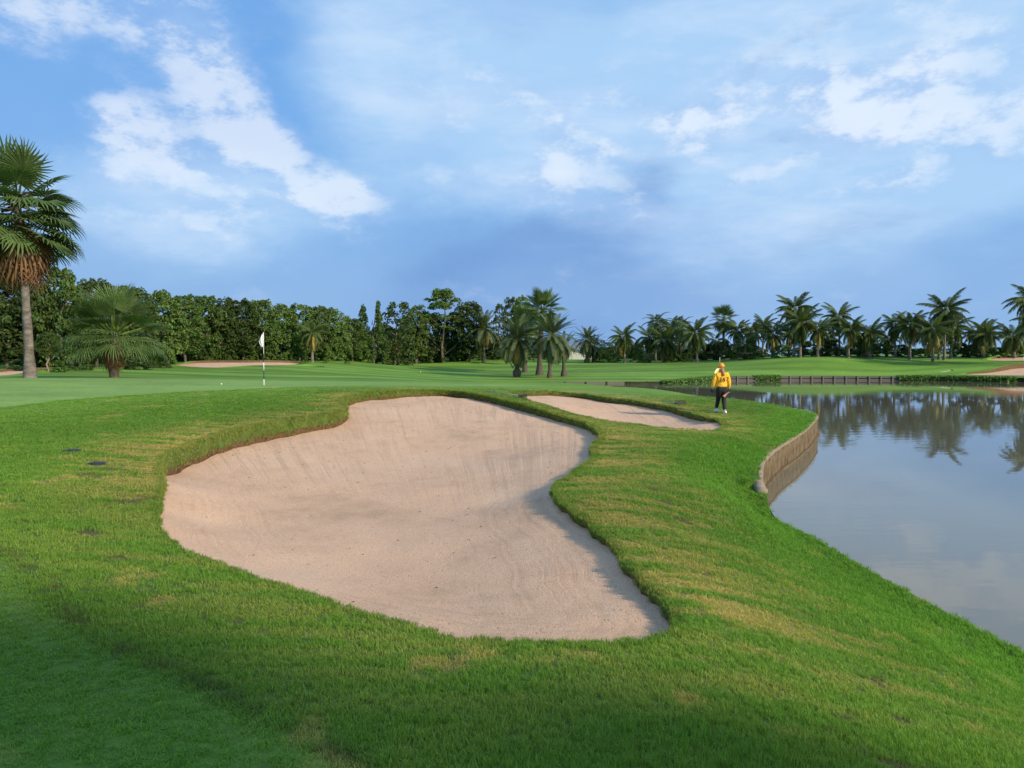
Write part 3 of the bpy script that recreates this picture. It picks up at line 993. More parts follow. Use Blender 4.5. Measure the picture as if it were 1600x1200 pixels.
def far_bunker(label, px_pts, lo, hi, lip, lift=.03):
    P = hits(px_pts, lo=lo, hi=hi)
    O = catmull(P, 5)
    top_, bot_ = O[:, :2].max(0), O[:, :2].min(0)
    pts = np.array([(a, b) for a in np.arange(bot_[0], top_[0], .9) for b in np.arange(bot_[1], top_[1], .7)])
    pts = pts[inside(pts[:, 0], pts[:, 1], O) & (dist_poly(pts[:, 0], pts[:, 1], O) > .25)] if len(pts) else pts
    v, f = cdt(pts, [O[:, :2]])
    cc = v[f].mean(1); f = f[inside(cc[:, 0], cc[:, 1], O)]
    z = ground_z(v[:, 0], v[:, 1]) + lift
    s = tag(obj('bunker_sand', mesh_of('bunker_sand', np.column_stack([v, z]), f, [sand])), label, kind='structure')
    # turf rim: taller on the far side
    n = len(O); c0 = O[:, :2].mean(0)
    far_ = sstep(O[:, 1] - c0[1], -.6, 1.6)
    zt = ground_z(O[:, 0], O[:, 1])
    d = O[:, :2] - c0; d /= np.linalg.norm(d, axis=1)[:, None]
    h = .05 + lip * far_
    rings = np.vstack([np.column_stack([O[:, :2] - d * .06, zt - .05]), np.column_stack([O[:, :2] - d * .10, zt + h]), np.column_stack([O[:, :2] + d * .5, zt + h * .9]), np.column_stack([O[:, :2] + d * (1.2 + 2 * h[:, None]), zt - .06])])
    ff = [(k * n + i, k * n + (i + 1) % n, (k + 1) * n + (i + 1) % n, (k + 1) * n + i) for k in range(3) for i in range(n)]
    me = mesh_of('bunker_rim', rings, ff, [lip_mat, turf], fmat=[0] * n + [1] * (2 * n))
    set_color_attr(me, 'gcol', fields(rings[:, 0], rings[:, 1])[0])
    tag(obj('bunker_rim', me), 'raised turf rim round ' + label, kind='structure')


far_bunker('long pale bunker on the mound behind the flagstick',
           [(276, 571), (300, 568.2), (340, 567), (390, 567), (430, 566.8), (460, 568), (483, 571), (465, 572), (430, 571.4), (400, 571.5), (370, 573), (335, 575), (300, 574)], 60, 100, .22)
far_bunker('pale bunker at the foot of the tall leaning fan palm', [(-60, 587), (0, 582), (40, 579.5), (92, 577.5), (70, 581), (30, 585), (0, 588), (-60, 592)], 48, 80, .15)
far_bunker('wide tan bunker on the far bank at the right edge', [(1506, 585.5), (1540, 583.5), (1565, 580), (1590, 576), (1640, 574), (1700, 575), (1690, 586), (1620, 587.5), (1560, 587)], 60, 96, .45)
far_bunker('narrow upper bunker below the palms at the right edge', [(1546, 562.6), (1560, 560), (1590, 558.5), (1640, 558.5), (1640, 562.5), (1600, 564), (1565, 564.2)], 70, 110, .2)


# ------------------------------------------------------------------ near retaining wall
def wall_strip(path, z0, z1, thick, out_off, rib=0.0, n_per=.045, seed=0):
    """continuous wall along a plan path: outer face rippled, top and back closed"""
    P = catmull(path, 24, False)
    seg = np.concatenate([[0], np.cumsum(np.linalg.norm(np.diff(P[:, :2], axis=0), axis=1))])
    s = np.arange(0, seg[-1], n_per)
    x, y = np.interp(s, seg, P[:, 0]), np.interp(s, seg, P[:, 1])
    zt = np.interp(s, seg, P[:, 2]) + z1
    tx, ty = np.gradient(x), np.gradient(y)
    L = np.hypot(tx, ty); nx, ny = ty / L, -tx / L        # towards the water
    r_ = (np.abs(np.sin(s * 26)) * .6 + fbm(s * 9, s * 0 + seed, seed, 3) * .6) * rib
    zj = (fbm(s * 5, s * 0 + 3, seed + 4, 3) - .5) * .035
    cols = []
    for (off, zz, rr) in [(out_off, np.full_like(s, z0), .6), (out_off, z0 + (zt - z0) * .35, 1), (out_off, z0 + (zt - z0) * .7, 1), (out_off, zt + zj, .7), (out_off - thick, zt + zj * .6, 0), (out_off - thick, np.full_like(s, z0), 0)]:
        o_ = off + r_ * rr
        cols.append(np.column_stack([x + nx * o_, y + ny * o_, zz]))
    m = len(s); v = np.vstack(cols)
    f = [(k * m + i, k * m + i + 1, (k + 1) * m + i + 1, (k + 1) * m + i) for k in range(5) for i in range(m - 1)]
    f += [tuple(k * m for k in range(6)), tuple(k * m + m - 1 for k in range(6))[::-1]]
    return v, f


wall_path = [(4.245, 12.85, .36)] + [(p[0], p[1], p[2]) for p in POND[8:22]]
w_root = empty('retaining_wall', (4.3, 13.3, 0))
tag(w_root, 'weathered brown curved retaining wall holding the grass bank above the pond', 'wall')


def wall_part(name, mat, *a, **k):
    v, f = wall_strip(*a, **k)
    v = v - np.array([4.3, 13.3, 0])
    return obj(name, mesh_of(name, v, f, [mat]), w_root)


wall_part('wall_face', wall_mat, wall_path, -.25, -.055, .14, .03, rib=.028, seed=2)
wall_part('coping', cap_mat, wall_path, .35, .0, .17, .05, rib=.02, seed=6, n_per=.06)
wall_part('footing_ledge', wall_mat, [(p[0], p[1], 0) for p in wall_path], -.25, .035, .12, .12, rib=.012, seed=8, n_per=.08)

# the coping only occupies the top few centimetres: lift its lower ring
cp = [o for o in w_root.children if o.name == 'coping'][0].data
m_ = len(cp.vertices) // 6
for i in range(m_):
    zt = cp.vertices[3 * m_ + i].co.z
    for k in (0, 1, 2, 5):
        cp.vertices[k * m_ + i].co.z = zt - (.055 if k in (0, 5) else .035 if k == 1 else .015)


# ------------------------------------------------------------------ timber edging of the far bank
def poly_at(P, s):
    seg = np.concatenate([[0], np.cumsum(np.linalg.norm(np.diff(P[:, :2], axis=0), axis=1))])
    return np.array([np.interp(s, seg, P[:, k]) for k in range(3)]).T, seg[-1]


def edging(name, label, cat, pts, step, post_w, post_up, boards, mats):
    P = catmull(pts, 6, False)
    _, Ltot = poly_at(P, np.array([0]))
    n = int(Ltot / step)
    Q, _ = poly_at(P, np.linspace(0, Ltot, n + 1))
    root = empty(name, (Q[0][0], Q[0][1], 0)); tag(root, label, cat)
    pm = bm = None
    for i in range(n + 1):
        x, y, zt = Q[i] - np.array([Q[0][0], Q[0][1], 0])
        tx, ty = (Q[min(i + 1, n)] - Q[max(i - 1, 0)])[:2]
        a = math.atan2(ty, tx)
        if pm is None: pm = MB().box(-post_w / 2, post_w / 2, -.17, -.065, -.4, 1.0, .01).mesh('post', mats[0], False)
        p = obj('post', pm, root); p.location = (x, y, 0); p.rotation_euler = (0, 0, a); p.scale = (1, 1, zt + post_up)
        if i == n: continue
        L_ = np.linalg.norm(Q[i + 1][:2] - Q[i][:2]); a = math.atan2(*(Q[i + 1] - Q[i])[:2][::-1])
        if bm is None: bm = MB().box(0, 1, -.06, .0, 0, 1, .0).mesh('board', mats[1], False)
        for (lo, hi) in boards:
            b = obj('board', bm, root)
            b.location = (x + random.uniform(-.01, .01), y, zt * lo + random.uniform(-.01, .01)); b.rotation_euler = (0, 0, a); b.scale = (L_ * .985, 1, zt * (hi - lo))
    return root


edging('timber_edging', 'low pale timber edging with dark joints along the left end of the pond', 'edging',
       [POND[24], POND[25], POND[26], POND[27]], 1.95, .09, .03, [(-.6, .42), (.52, 1.0)], [timber_dark, timber])
edging('timber_bank', 'dark plank bank with grey upright posts along the far side of the pond', 'retaining wall',
       [POND[29], POND[30], POND[31]], 1.12, .13, .04, [(-.3, .40), (.56, .96)], [timber, timber_grey])


# ------------------------------------------------------------------ grass blades
def tuft_mesh(i, nb, spread, lean):
    r_ = np.random.default_rng(100 + i)
    v, f, t = [], [], []
    for b in range(nb):
        a = r_.uniform(0, 6.283); d = spread * math.sqrt(r_.uniform(0, 1)); x, y = d * math.cos(a), d * math.sin(a)
        ph = r_.uniform(0, 6.283); h = r_.uniform(.55, 1.1); ln = r_.uniform(.15, lean) * h
        w = r_.uniform(.05, .085)
        cx, cy = math.cos(ph), math.sin(ph); sx, sy = -cy * w, cx * w
        k = len(v)
        v += [(x - sx, y - sy, -.1), (x + sx, y + sy, -.1), (x + cx * ln * .4 - sx * .8, y + cy * ln * .4 - sy * .8, h * .6), (x + cx * ln * .4 + sx * .8, y + cy * ln * .4 + sy * .8, h * .6),
              (x + cx * ln * 1.3, y + cy * ln * 1.3, h)]
        f += [(k, k + 1, k + 3, k + 2), (k + 2, k + 3, k + 4)]
        q = r_.uniform(.7, 1.35); yel = r_.uniform(0, .35) if r_.uniform() < .25 else 0
        t += [(q * (1 + yel * 1.2), q * (1 + yel * .2), q * (1 - yel * .2))] * 5
    me = mesh_of('grass_tuft', v, f, [blade_mat])
    set_color_attr(me, 'tint', t)
    return me


tufts = bpy.data.collections.new('grass_tufts')
for i in range(6):
    o = bpy.data.objects.new('grass_tuft', tuft_mesh(i, 26, 1.5, 1.3))
    tufts.objects.link(o)


from mathutils.bvhtree import BVHTree
_sel = gv[gf].min(1)[:, 1] < 45
_bvh = BVHTree.FromPolygons([(float(a), float(b), float(c_)) for (a, b), c_ in zip(gv, gz)], [tuple(int(i) for i in t) for t in gf[_sel]])


def mesh_z(X, Y):
    dn = Vector((0, 0, -1))
    out = np.empty(len(X))
    for i in range(len(X)):
        r = _bvh.ray_cast(Vector((X[i], Y[i], 20)), dn)
        out[i] = r[0].z if r[0] is not None else -5
    return out


def grass_points():
    X, Y, Sx, Sz = [], [], [], []
    D = 2.0
    while D < 34:
        step = D * .06
        half = .70 * D + .5
        area = 2 * half * step
        dens = 1500 * (3.0 / max(D, 3.0)) ** 1.25
        n = int(area * dens)
        X.append(rng.uniform(-half, half, n)); Y.append(rng.uniform(D, D + step, n))
        D += step
    X = np.concatenate(X); Y = np.concatenate(Y)
    ok = ~inside(X, Y, A_OUT) & ~inside(X, Y, B_OUT) & ~inside(X, Y, POND3)
    X, Y = X[ok], Y[ok]
    col, h = fields(X, Y)
    ok = (h > .004) & (rng.uniform(0, 1, len(X)) < np.clip(h / .02, .25, 1))
    ok &= rng.uniform(0, 1, len(X)) < sstep(Y, 34, 22)
    for px, py in ((112, 706), (151, 725)):
        q = hit(px, py); ok &= (X - q[0]) ** 2 + ((Y - q[1]) * .8) ** 2 > .15 ** 2
    X, Y, col, h = X[ok], Y[ok], col[ok], h[ok]
    Z = mesh_z(X, Y)
    grow = np.maximum(1, (Y / 5.0)) ** .8
    h = h * np.where(rng.uniform(0, 1, len(X)) < .035, rng.uniform(1.4, 2.0, len(X)), 1)
    sx = .020 * grow * rng.uniform(.8, 1.25, len(X)); sz = h * np.minimum(grow, 1.3) * rng.uniform(.7, 1.25, len(X))
    out = [np.column_stack([X, Y, Z]), col, sx, sz]
    # ragged fringe along the cut edges of the bunkers
    for (top, nrm, lip, dens) in ((A_TOP, A_N, A_LIP, 230), (B_TOP, B_N, B_LIP, 110)):
        n = len(top)
        for i in range(n):
            a, b = top[i], top[(i + 1) % n]
            L_ = np.linalg.norm(b[:2] - a[:2]); k = max(1, int(L_ * dens * min(1.6, 12 / max(a[1], 4))))
            t = rng.uniform(0, 1, k)[:, None]
            p = a[None] * (1 - t) + b[None] * t
            drop = rng.uniform(0, 1, k) ** 1.25
            p[:, :2] += nrm[i] * (rng.uniform(-.05, .045, k))[:, None]
            p[:, 2] -= drop * lip[i] * .85 * (rng.uniform(0, 1, k) < .85) + .008
            c2, _ = fields(p[:, 0] - nrm[i, 0] * .15, p[:, 1] - nrm[i, 1] * .15)
            c2 = c2 * .35 + np.array([.085, .150, .022]) * .65
            gr = max(1, a[1] / 7) ** .8
            out[0] = np.vstack([out[0], p]); out[1] = np.vstack([out[1], c2])
            out[2] = np.concatenate([out[2], .020 * gr * rng.uniform(.7, 1.2, k)]); out[3] = np.concatenate([out[3], .030 * min(gr, 2) * rng.uniform(.6, 1.3, k)])
    return out


gP, gC, gSx, gSz = grass_points()
gm_ = bpy.data.meshes.new('grass')
gm_.vertices.add(len(gP)); gm_.vertices.foreach_set('co', gP.astype(np.float32).ravel())
set_color_attr(gm_, 'gcol', gC * 1.42)
av = gm_.attributes.new('gsize', 'FLOAT_VECTOR', 'POINT')
av.data.foreach_set('vector', np.column_stack([gSx, gSx, gSz]).astype(np.float32).ravel())
gm_.materials.append(blade_mat)
grass = tag(obj('grass', gm_), 'short and rough mown grass blades around the near bunkers', 'grass', kind='stuff')


def grass_nodes():
    ng = bpy.data.node_groups.new('grass_blades', 'GeometryNodeTree')
    ng.interface.new_socket('Geometry', in_out='INPUT', socket_type='NodeSocketGeometry')
    ng.interface.new_socket('Geometry', in_out='OUTPUT', socket_type='NodeSocketGeometry')
    n = ng.nodes; l = ng.links
    gi, go = n.new('NodeGroupInput'), n.new('NodeGroupOutput')
    ci = n.new('GeometryNodeCollectionInfo'); ci.inputs['Collection'].default_value = tufts; ci.inputs['Separate Children'].default_value = True
    ci.inputs['Reset Children'].default_value = True
    ip = n.new('GeometryNodeInstanceOnPoints'); ip.inputs['Pick Instance'].default_value = True
    rv = n.new('FunctionNodeRandomValue'); rv.data_type = 'FLOAT_VECTOR'
    rv.inputs[0].default_value = (-.12, -.12, 0); rv.inputs[1].default_value = (.12, .12, 6.283)
    at = n.new('GeometryNodeInputNamedAttribute'); at.data_type = 'FLOAT_VECTOR'; at.inputs['Name'].default_value = 'gsize'
    l.new(gi.outputs[0], ip.inputs['Points']); l.new(ci.outputs[0], ip.inputs['Instance'])
    l.new(rv.outputs[0], ip.inputs['Rotation']); l.new(at.outputs[0], ip.inputs['Scale'])
    l.new(ip.outputs[0], go.inputs[0])
    return ng


gmod = grass.modifiers.new('grass_blades', 'NODES'); gmod.node_group = grass_nodes()


# ------------------------------------------------------------------ leaves, fronds, crowns
def pinnate(name, mat, L_, bend, n, ll, droop, vee, seed, w=.05, curve_side=0.0):
    r_ = np.random.default_rng(seed)
    S = 9
    pts = [np.array([0., 0., 0.])]; ang = 0.0; tang = []
    for i in range(S):
        ang = -bend * ((i + .5) / S) ** 1.15
        d = np.array([math.cos(ang), curve_side * (i / S), math.sin(ang)]); d /= np.linalg.norm(d)
        tang.append(d); pts.append(pts[-1] + d * L_ / S)
    tang.append(tang[-1]); pts = np.array(pts); tang = np.array(tang)
    v, f, t = [], [], []
    # rachis
    for i in range(S + 1):
        rr = .035 * (1 - .85 * i / S) * L_ / 3
        p = pts[i]
        v += [tuple(p + (0, -rr, 0)), tuple(p + (0, rr, 0)), tuple(p + (0, 0, rr * .9))]
        t += [(1.5, 1.35, .8)] * 3
    for i in range(S):
        for k in range(3):
            f.append((i * 3 + k, i * 3 + (k + 1) % 3, (i + 1) * 3 + (k + 1) % 3, (i + 1) * 3 + k))
    for side in (-1, 1):
        for j in range(n):
            s = .13 + .87 * (j + r_.uniform(0, .6)) / n
            q = s * S; i = min(int(q), S - 1); fr = q - i
            p = pts[i] * (1 - fr) + pts[min(i + 1, S)] * fr; T = tang[i]
            prof = math.sin(math.pi * min(1, .12 + .80 * s)) ** .6
            l = ll * prof * r_.uniform(.85, 1.1)
            fwd = .35 + .75 * s
            up = np.array([-T[2], 0, T[0]])
            d = np.array([0, side, 0]) + T * fwd + up * vee; d /= np.linalg.norm(d)
            d2 = d * 1.0 + np.array([0, 0, -droop * r_.uniform(.7, 1.3)]); d2 /= np.linalg.norm(d2)
            d3 = d2 + np.array([0, 0, -droop * 1.1]); d3 /= np.linalg.norm(d3)
            ww = T * w * .5
            m = p + d2 * l * .5; e = m + d3 * l * .5
            k = len(v)
            v += [tuple(p - ww * .7), tuple(p + ww * .7), tuple(m - ww), tuple(m + ww), tuple(e)]
            f += [(k, k + 1, k + 3, k + 2), (k + 2, k + 3, k + 4)]
            c = r_.uniform(.75, 1.25)
            t += [(c, c, c)] * 5
    me = mesh_of(name, v, f, [mat])
    set_color_attr(me, 'tint', t)
    return me


def fan(name, mat, Lp, Rb, nseg, cup, droop, seed, arc=300, fold=.10, depth=.5):
    """petiole along +X, then a pleated fan of pointed segments"""
    r_ = np.random.default_rng(seed)
    v, f, t = [], [], []
    rr = .03 * Rb / 1.3
    v += [(0, -rr * 1.6, 0), (0, rr * 1.6, 0), (0, 0, rr * 1.6), (Lp, -rr * .7, -.06 * Lp), (Lp, rr * .7, -.06 * Lp), (Lp, 0, rr * .7 - .06 * Lp)]
    t += [(1.7, 1.5, .8)] * 6
    f += [(0, 1, 4, 3), (1, 2, 5, 4), (2, 0, 3, 5)]
    o = np.array([Lp, 0, -.06 * Lp])
    da = R(arc) / nseg
    for i in range(nseg):
        a = -R(arc) / 2 + (i + .5) * da + r_.uniform(-.2, .2) * da
        Rl = Rb * (.80 + .2 * math.cos(a * .55)) * r_.uniform(.92, 1.06)

        def P(ang, r, up):
            rel = r / Rb
            z = -cup * rel * rel * Rb - droop * max(0, rel - .45) ** 2 * Rb * 2.2 + up
            return o + np.array([math.cos(ang) * r, math.sin(ang) * r, z + abs(math.sin(ang)) * r * .18])
        k = len(v)
        dm = depth * Rl
        v += [tuple(o), tuple(P(a - da / 2, dm, 0)), tuple(P(a, dm, fold * da * dm * 2.2)), tuple(P(a + da / 2, dm, 0)), tuple(P(a - da * .18, Rl * .80, 0)), tuple(P(a + da * .18, Rl * .80, 0)), tuple(P(a + r_.uniform(-.3, .3) * da, Rl, 0))]
        f += [(k, k + 1, k + 2), (k, k + 2, k + 3), (k + 1, k + 4, k + 2), (k + 2, k + 5, k + 3), (k + 2, k + 4, k + 5), (k + 4, k + 6, k + 5)]
        c = r_.uniform(.8, 1.2)
        t += [(c, c, c)] * 7
    me = mesh_of(name, v, f, [mat], smooth=False)
    set_color_attr(me, 'tint', t)
    return me


def trunk_mesh(name, mat, H, r0, r1, lean=(0, 0), flare=1.5, rings=14, bulge=None, n=12, seed=0, rag=.06, curve=1.7):
    r_ = np.random.default_rng(seed)
    v, f = [], []
    for i in range(rings + 1):
        s = i / rings
        r = r0 + (r1 - r0) * s + r0 * (flare - 1) * math.exp(-s * H / .5)
        if bulge: r += bulge[0] * math.exp(-((s * H - bulge[1]) / bulge[2]) ** 2)
        cx, cy = lean[0] * s ** curve, lean[1] * s ** curve
        for k in range(n):
            a = 2 * math.pi * k / n
            q = r * (1 + r_.normal() * rag)
            v.append((cx + math.cos(a) * q, cy + math.sin(a) * q, s * H - (.3 if i == 0 else 0) + r_.normal() * .01))
    for i in range(rings):
        for k in range(n):
            f.append((i * n + k, i * n + (k + 1) % n, (i + 1) * n + (k + 1) % n, (i + 1) * n + k))
    f.append(tuple(rings * n + k for k in range(n)))
    return mesh_of(name, v, f, [mat])


def crown_mesh(name, mat, H, W, nclump, per, leaf, seed, shape='oval', dark=0.0):
    """leaf-sized faces gathered in clumps through the crown's volume"""
    r_ = np.random.default_rng(seed)
    V, T = [], []
    cl = []
    while len(cl) < nclump:
        a = r_.uniform(0, 6.283); s = r_.uniform(0, 1)
        if shape == 'oval':
            prof = (math.sin(math.pi * min(1, .10 + .86 * s)) ** .55) * (1 + .22 * math.sin(3 * a + s * 7 + seed))
        elif shape == 'spire':
            prof = (1 - s) ** .42 * .85 * (.75 + .35 * math.sin(a * 4 + seed) * math.sin(s * 20)) + .10
        elif shape == 'forked':
            prof = 1.0 - .35 * max(0, s - .45) / .55
        elif shape == 'umbrella':
            s = r_.choice([.50, .63, .80, .90, .97]) + r_.uniform(-.04, .03); prof = {0: .5, 1: .85, 2: .95, 3: .7, 4: .3}[int(np.clip((s - .45) * 9, 0, 4))]
        else:   # low bush
            prof = math.sqrt(max(0, 1 - s * s)) * (1 + .25 * math.sin(4 * a + seed))
        rad = W / 2 * prof * math.sqrt(r_.uniform(.25, 1.0))
        c = np.array([math.cos(a) * rad, math.sin(a) * rad, s * H])
        if shape == 'forked':
            k = int(a * 3 / 6.283)
            if s > .42: c[:2] = c[:2] * (.62 - .5 * (s - .42)) * .8 + np.array([math.cos(k * 2.1 + seed), math.sin(k * 2.1 + seed)]) * W * .26 * (.6 + .5 * s); c[2] *= (1, .80, .91)[k]
        cl.append((c, r_.uniform(.6, 1.25) * W * (.10 if shape in ('spire', 'forked') else .12)))
    for c, rc in cl:
        k = per
        d = r_.normal(0, 1, (k, 3)); d /= np.linalg.norm(d, axis=1)[:, None]
        d[:, 2] = np.abs(d[:, 2]) * 1.0 - .35
        rr = rc * r_.uniform(.45, 1.0, k) ** .6
        p = c + d * rr[:, None] * np.array([.6, .6, 1.9] if shape in ('spire', 'forked') else [.85, .85, 1.15] if shape == 'oval' else [1, 1, .8])
        nrm = d * .8 + r_.normal(0, .55, (k, 3)) + np.array([0, 0, .35]); nrm /= np.linalg.norm(nrm, axis=1)[:, None]
        ax = np.cross(nrm, r_.normal(0, 1, (k, 3))); ax /= np.linalg.norm(ax, axis=1)[:, None]
        bx = np.cross(nrm, ax)
        ls = leaf * r_.uniform(.6, 1.3, k)[:, None]
        q = np.stack([p - ax * ls * .5, p + bx * ls * .30, p + ax * ls * .55 - nrm * ls * .12, p - bx * ls * .30], 1)
        V.append(q.reshape(-1, 3))
        tone = r_.uniform(.8, 1.2) * r_.uniform(.75, 1.3, k)
        warm = r_.uniform(.9, 1.25) * np.ones(k)
        tt = np.stack([tone * warm, tone, tone * .9], 1)
        T.append(np.repeat(tt, 4, 0))
    V = np.vstack(V); T = np.vstack(T)
    V[:, 2] = np.maximum(V[:, 2], -.05)
    F = np.arange(len(V)).reshape(-1, 4)
    me = mesh_of(name, V, F, [mat], smooth=False)
    set_color_attr(me, 'tint', T)
    return me


COCO = [pinnate('frond', frond_coco, 2.85, b, 40, .85, dr, .12, 20 + i, .075, cs) for i, (b, dr, cs) in enumerate([(.8, .6, .1), (1.3, 1.0, -.12), (1.65, 1.3, .12), (1.9, 1.5, -.1)])]
COCOY = [pinnate('frond', frond_yellow, 3.2, 1.5, 24, .9, 1.0, .08, 27, .11)]
COCOD = [pinnate('dead_frond', frond_dead, 2.8, .8, 18, .6, 1.5, .0, 28, .08)]
ROYAL = [pinnate('frond', frond_coco, 2.8, b, 30, .75, .5, .25, 40 + i, .10) for i, b in enumerate((1.5, 2.0))]
DATE = [pinnate('frond', frond_date, 2.4, b, 50, .38, .14, .35, 50 + i, .042) for i, b in enumerate((.6, 1.0, 1.4))]
DATEY = [pinnate('frond', frond_yellow, 2.1, 1.3, 26, .4, .25, .3, 57, .06)]
FAN = [fan('frond', frond_fan, 1.5, 1.30, 30, c, d, 60 + i) for i, (c, d) in enumerate([(.02, .05), (.10, .18), (.25, .40)])]
FAND = [fan('dead_frond', frond_dead, 1.0, 1.2, 22, .45, .8, 66, arc=250)]
SABAL = [fan('frond', frond_fan, 1.55, 1.25, 34, c, d, 70 + i, arc=230, depth=.30) for i, (c, d) in enumerate([(.05, .15), (.15, .35), (.25, .5)])]


def put_frond(root, me, top, az, incl, s, name='frond', roll=0.0):
    o = bpy.data.objects.new(name, me)
    COL.objects.link(o)
    o.parent = root
    o.location = top
    o.rotation_euler = (roll, -incl, az)
    o.scale = (s, s, s)
    return o


def palm(name, label, cat, group, x, y, z, H, kind, s, nf, lean=(0, 0), r0=.16, r1=.11, seed=0, dead=0, yellow=0, extra=None, flare=1.6, bulge=None, bmat=None, lo=-.75, hi=1.35):
    r_ = random.Random(seed * 13 + 5)
    root = empty(name, (x, y, z)); tag(root, label, cat, group)
    t = obj('trunk', trunk_mesh('trunk', bmat or palm_bark, H, r0, r1, lean, flare, bulge=bulge, seed=seed), root)
    top = Vector((lean[0], lean[1], H))
    for i in range(nf):
        q = (i + .5) / nf
        az = i * 2.39996 + r_.uniform(-.25, .25)
        incl = hi + (lo - hi) * q ** .85 + r_.uniform(-.12, .12)
        mi = min(len(kind) - 1, int(q * len(kind)))
        me = kind[mi]
        if yellow and q > .72 and r_.random() < yellow:
            me = {id(COCO): COCOY, id(DATE): DATEY}.get(id(kind), COCOY)[0]
        base = top + Vector((math.cos(az), math.sin(az), 0)) * r1 * .6 + Vector((0, 0, (.35 - .7 * q) * .5 * s))
        put_frond(root, me, base, az, incl, s * r_.uniform(.85, 1.1), roll=r_.uniform(-.3, .3))
    dm = FAND if kind in (FAN, SABAL) else COCOD
    for i in range(dead):
        az = i * 2.39996 + r_.uniform(-.3, .3)
        put_frond(root, dm[0], top + Vector((0, 0, -.25 * s - .5 * s * i / max(dead, 1))), az, -1.15 - r_.uniform(0, .3), s * r_.uniform(.8, 1.1), 'dead_frond')
    return root


# ------------------------------------------------------------------ the two fan palms on the left
x, y = world_x(46, 42), 42.0
z = gnd(x, y)
H = z_at(315, 42) - z
BIG_H = H
big = palm('fan_palm', 'tall fan palm with a leaning grey trunk and brown skirt at the left edge', 'palm tree', None, x, y, z, H, FAN, 1.12, 22,
           lean=(world_x(30, 42) - x, .2), r0=.25, r1=.15, seed=3, dead=0, flare=1.6, lo=-.25, hi=1.5, bmat=palm_bark)
r_ = random.Random(4)
topv = Vector((world_x(30, 42) - x, .2, H))
for i in range(36):                                   # lower green leaves hanging in a deep column
    q = i / 36
    az = i * 2.39996
    put_frond(big, FAN[1 + (i % 2)], topv + Vector((math.cos(az) * .25, math.sin(az) * .25, -.2 - 1.6 * q)), az, -.0 - .62 * q + r_.uniform(-.22, .22), 1.2 * r_.uniform(.85, 1.15), roll=r_.uniform(-.3, .3))
for i in range(44):                                   # dry skirt
    q = i / 44
    az = i * 2.39996
    put_frond(big, FAND[0], topv + Vector((math.cos(az) * .25, math.sin(az) * .25, -1.0 - 1.35 * q)), az, -.92 + r_.uniform(-.25, .2), 1.15 * r_.uniform(.85, 1.12), 'dead_frond', roll=r_.uniform(-.4, .4))
fm = MB()
for i in range(26):                                   # dark dried flower stalks among the leaf bases
    a = r_.uniform(0, 6.28); b = r_.uniform(-.5, .4)
    p0 = topv + Vector((0, 0, r_.uniform(-.7, .3)))
    p1 = p0 + Vector((math.cos(a) * .75, math.sin(a) * .75, b))
    fm.tube([p0, (p0 + p1) / 2 + Vector((0, 0, .12)), p1], [.05, .07, .05], 5)
fm.build('flower_stalk', simple_mat('dry_stalk', (.055, .028, .022), .9, .4, 8), big)

x, y = world_x(178, 43), 43.0
z = gnd(x, y)
H = z_at(524, 43) - z
sab = palm('fan_palm', 'low bushy fan palm with drooping spiky leaves and a short rough trunk', 'palm tree', None, x, y, z, H, SABAL, 1.04, 50,
           lean=(.0, .1), r0=.24, r1=.26, seed=8, flare=1.1, lo=-.38, hi=1.45, bmat=palm_bark_dark)
for i in range(16):
    az = i * 2.39996
    put_frond(sab, FAND[0], Vector((math.cos(az) * .2, math.sin(az) * .2, H - .25 - .6 * (i / 16))), az, -1.35, .55 * r_.uniform(.7, 1.1), 'dead_frond')

# ------------------------------------------------------------------ date palms and fan palms in the middle distance
GD = 'palms standing on the middle fairway'


def date_palm(px, by, D, cy, s, nf, seed, label, yellow=0, lean=0, base=None, group=GD):
    if D is None:
        hx, hy, hz = hit(px, by, lo=62)
    else:
        hx, hy = world_x(px, D), D
    hz = gnd(hx, hy)
    H = z_at(cy, hy) - hz
    return palm('date_palm', label, 'palm tree', group, hx, hy, hz, H, DATE, s * 1.12, int(nf * 1.25), lean=(lean, 0), r0=.17, r1=.2, seed=seed, yellow=yellow, flare=1.3, bulge=base, bmat=palm_bark_dark, lo=-1.1, hi=1.35)


date_palm(808, 589.5, None, 530, 1.1, 60, 1, 'leftmost date palm of the fairway clump with a round clump at its foot', .3, base=(.32, .45, .35))
date_palm(859, 590.5, None, 524, 1.08, 60, 2, 'front date palm of the fairway clump with a thick rough leaning trunk', .0, .25, base=(.14, .15, .3))
date_palm(881, 588, None, 540, .62, 44, 3, 'rightmost and lowest date palm of the fairway clump', .2, base=(.18, .2, .3))
date_palm(756, 0, 116, 513, 1.2, 56, 4, 'date palm with yellow lower leaves on the rise beside the broad trees', .5, base=(.12, .2, .4))
date_palm(792, 0, 112, 543, .8, 34, 5, 'half hidden date palm behind the left side of the fairway clump')
date_palm(917, 0, 112, 531, .95, 48, 6, 'twin date palm beside the white gabled house, left trunk', base=(.25, .3, .4))
date_palm(927, 0, 113, 540, .85, 40, 7, 'twin date palm beside the white gabled house, right trunk')

hx, hy, hz = hit(843, 585.5, lo=62); hz = gnd(hx, hy)
palm('fan_palm', 'fan palm with a flared trunk rising above the date palm clump', 'palm tree', None, hx, hy, hz, z_at(484, hy) - hz, FAN, .92, 40, lean=(.35, 0), r0=.27, r1=.22, seed=12, flare=2.3, bmat=palm_bark_dark, lo=-.9, hi=1.5)
hx, hy = world_x(820, 92), 92.0; hz = gnd(hx, hy)
palm('fan_palm', 'fan palm half hidden behind the clump, left of the taller one', 'palm tree', None, hx, hy, hz, z_at(505, hy) - hz, FAN, .95, 32, lean=(.3, 0), r0=.25, r1=.2, seed=14, bmat=palm_bark_dark)


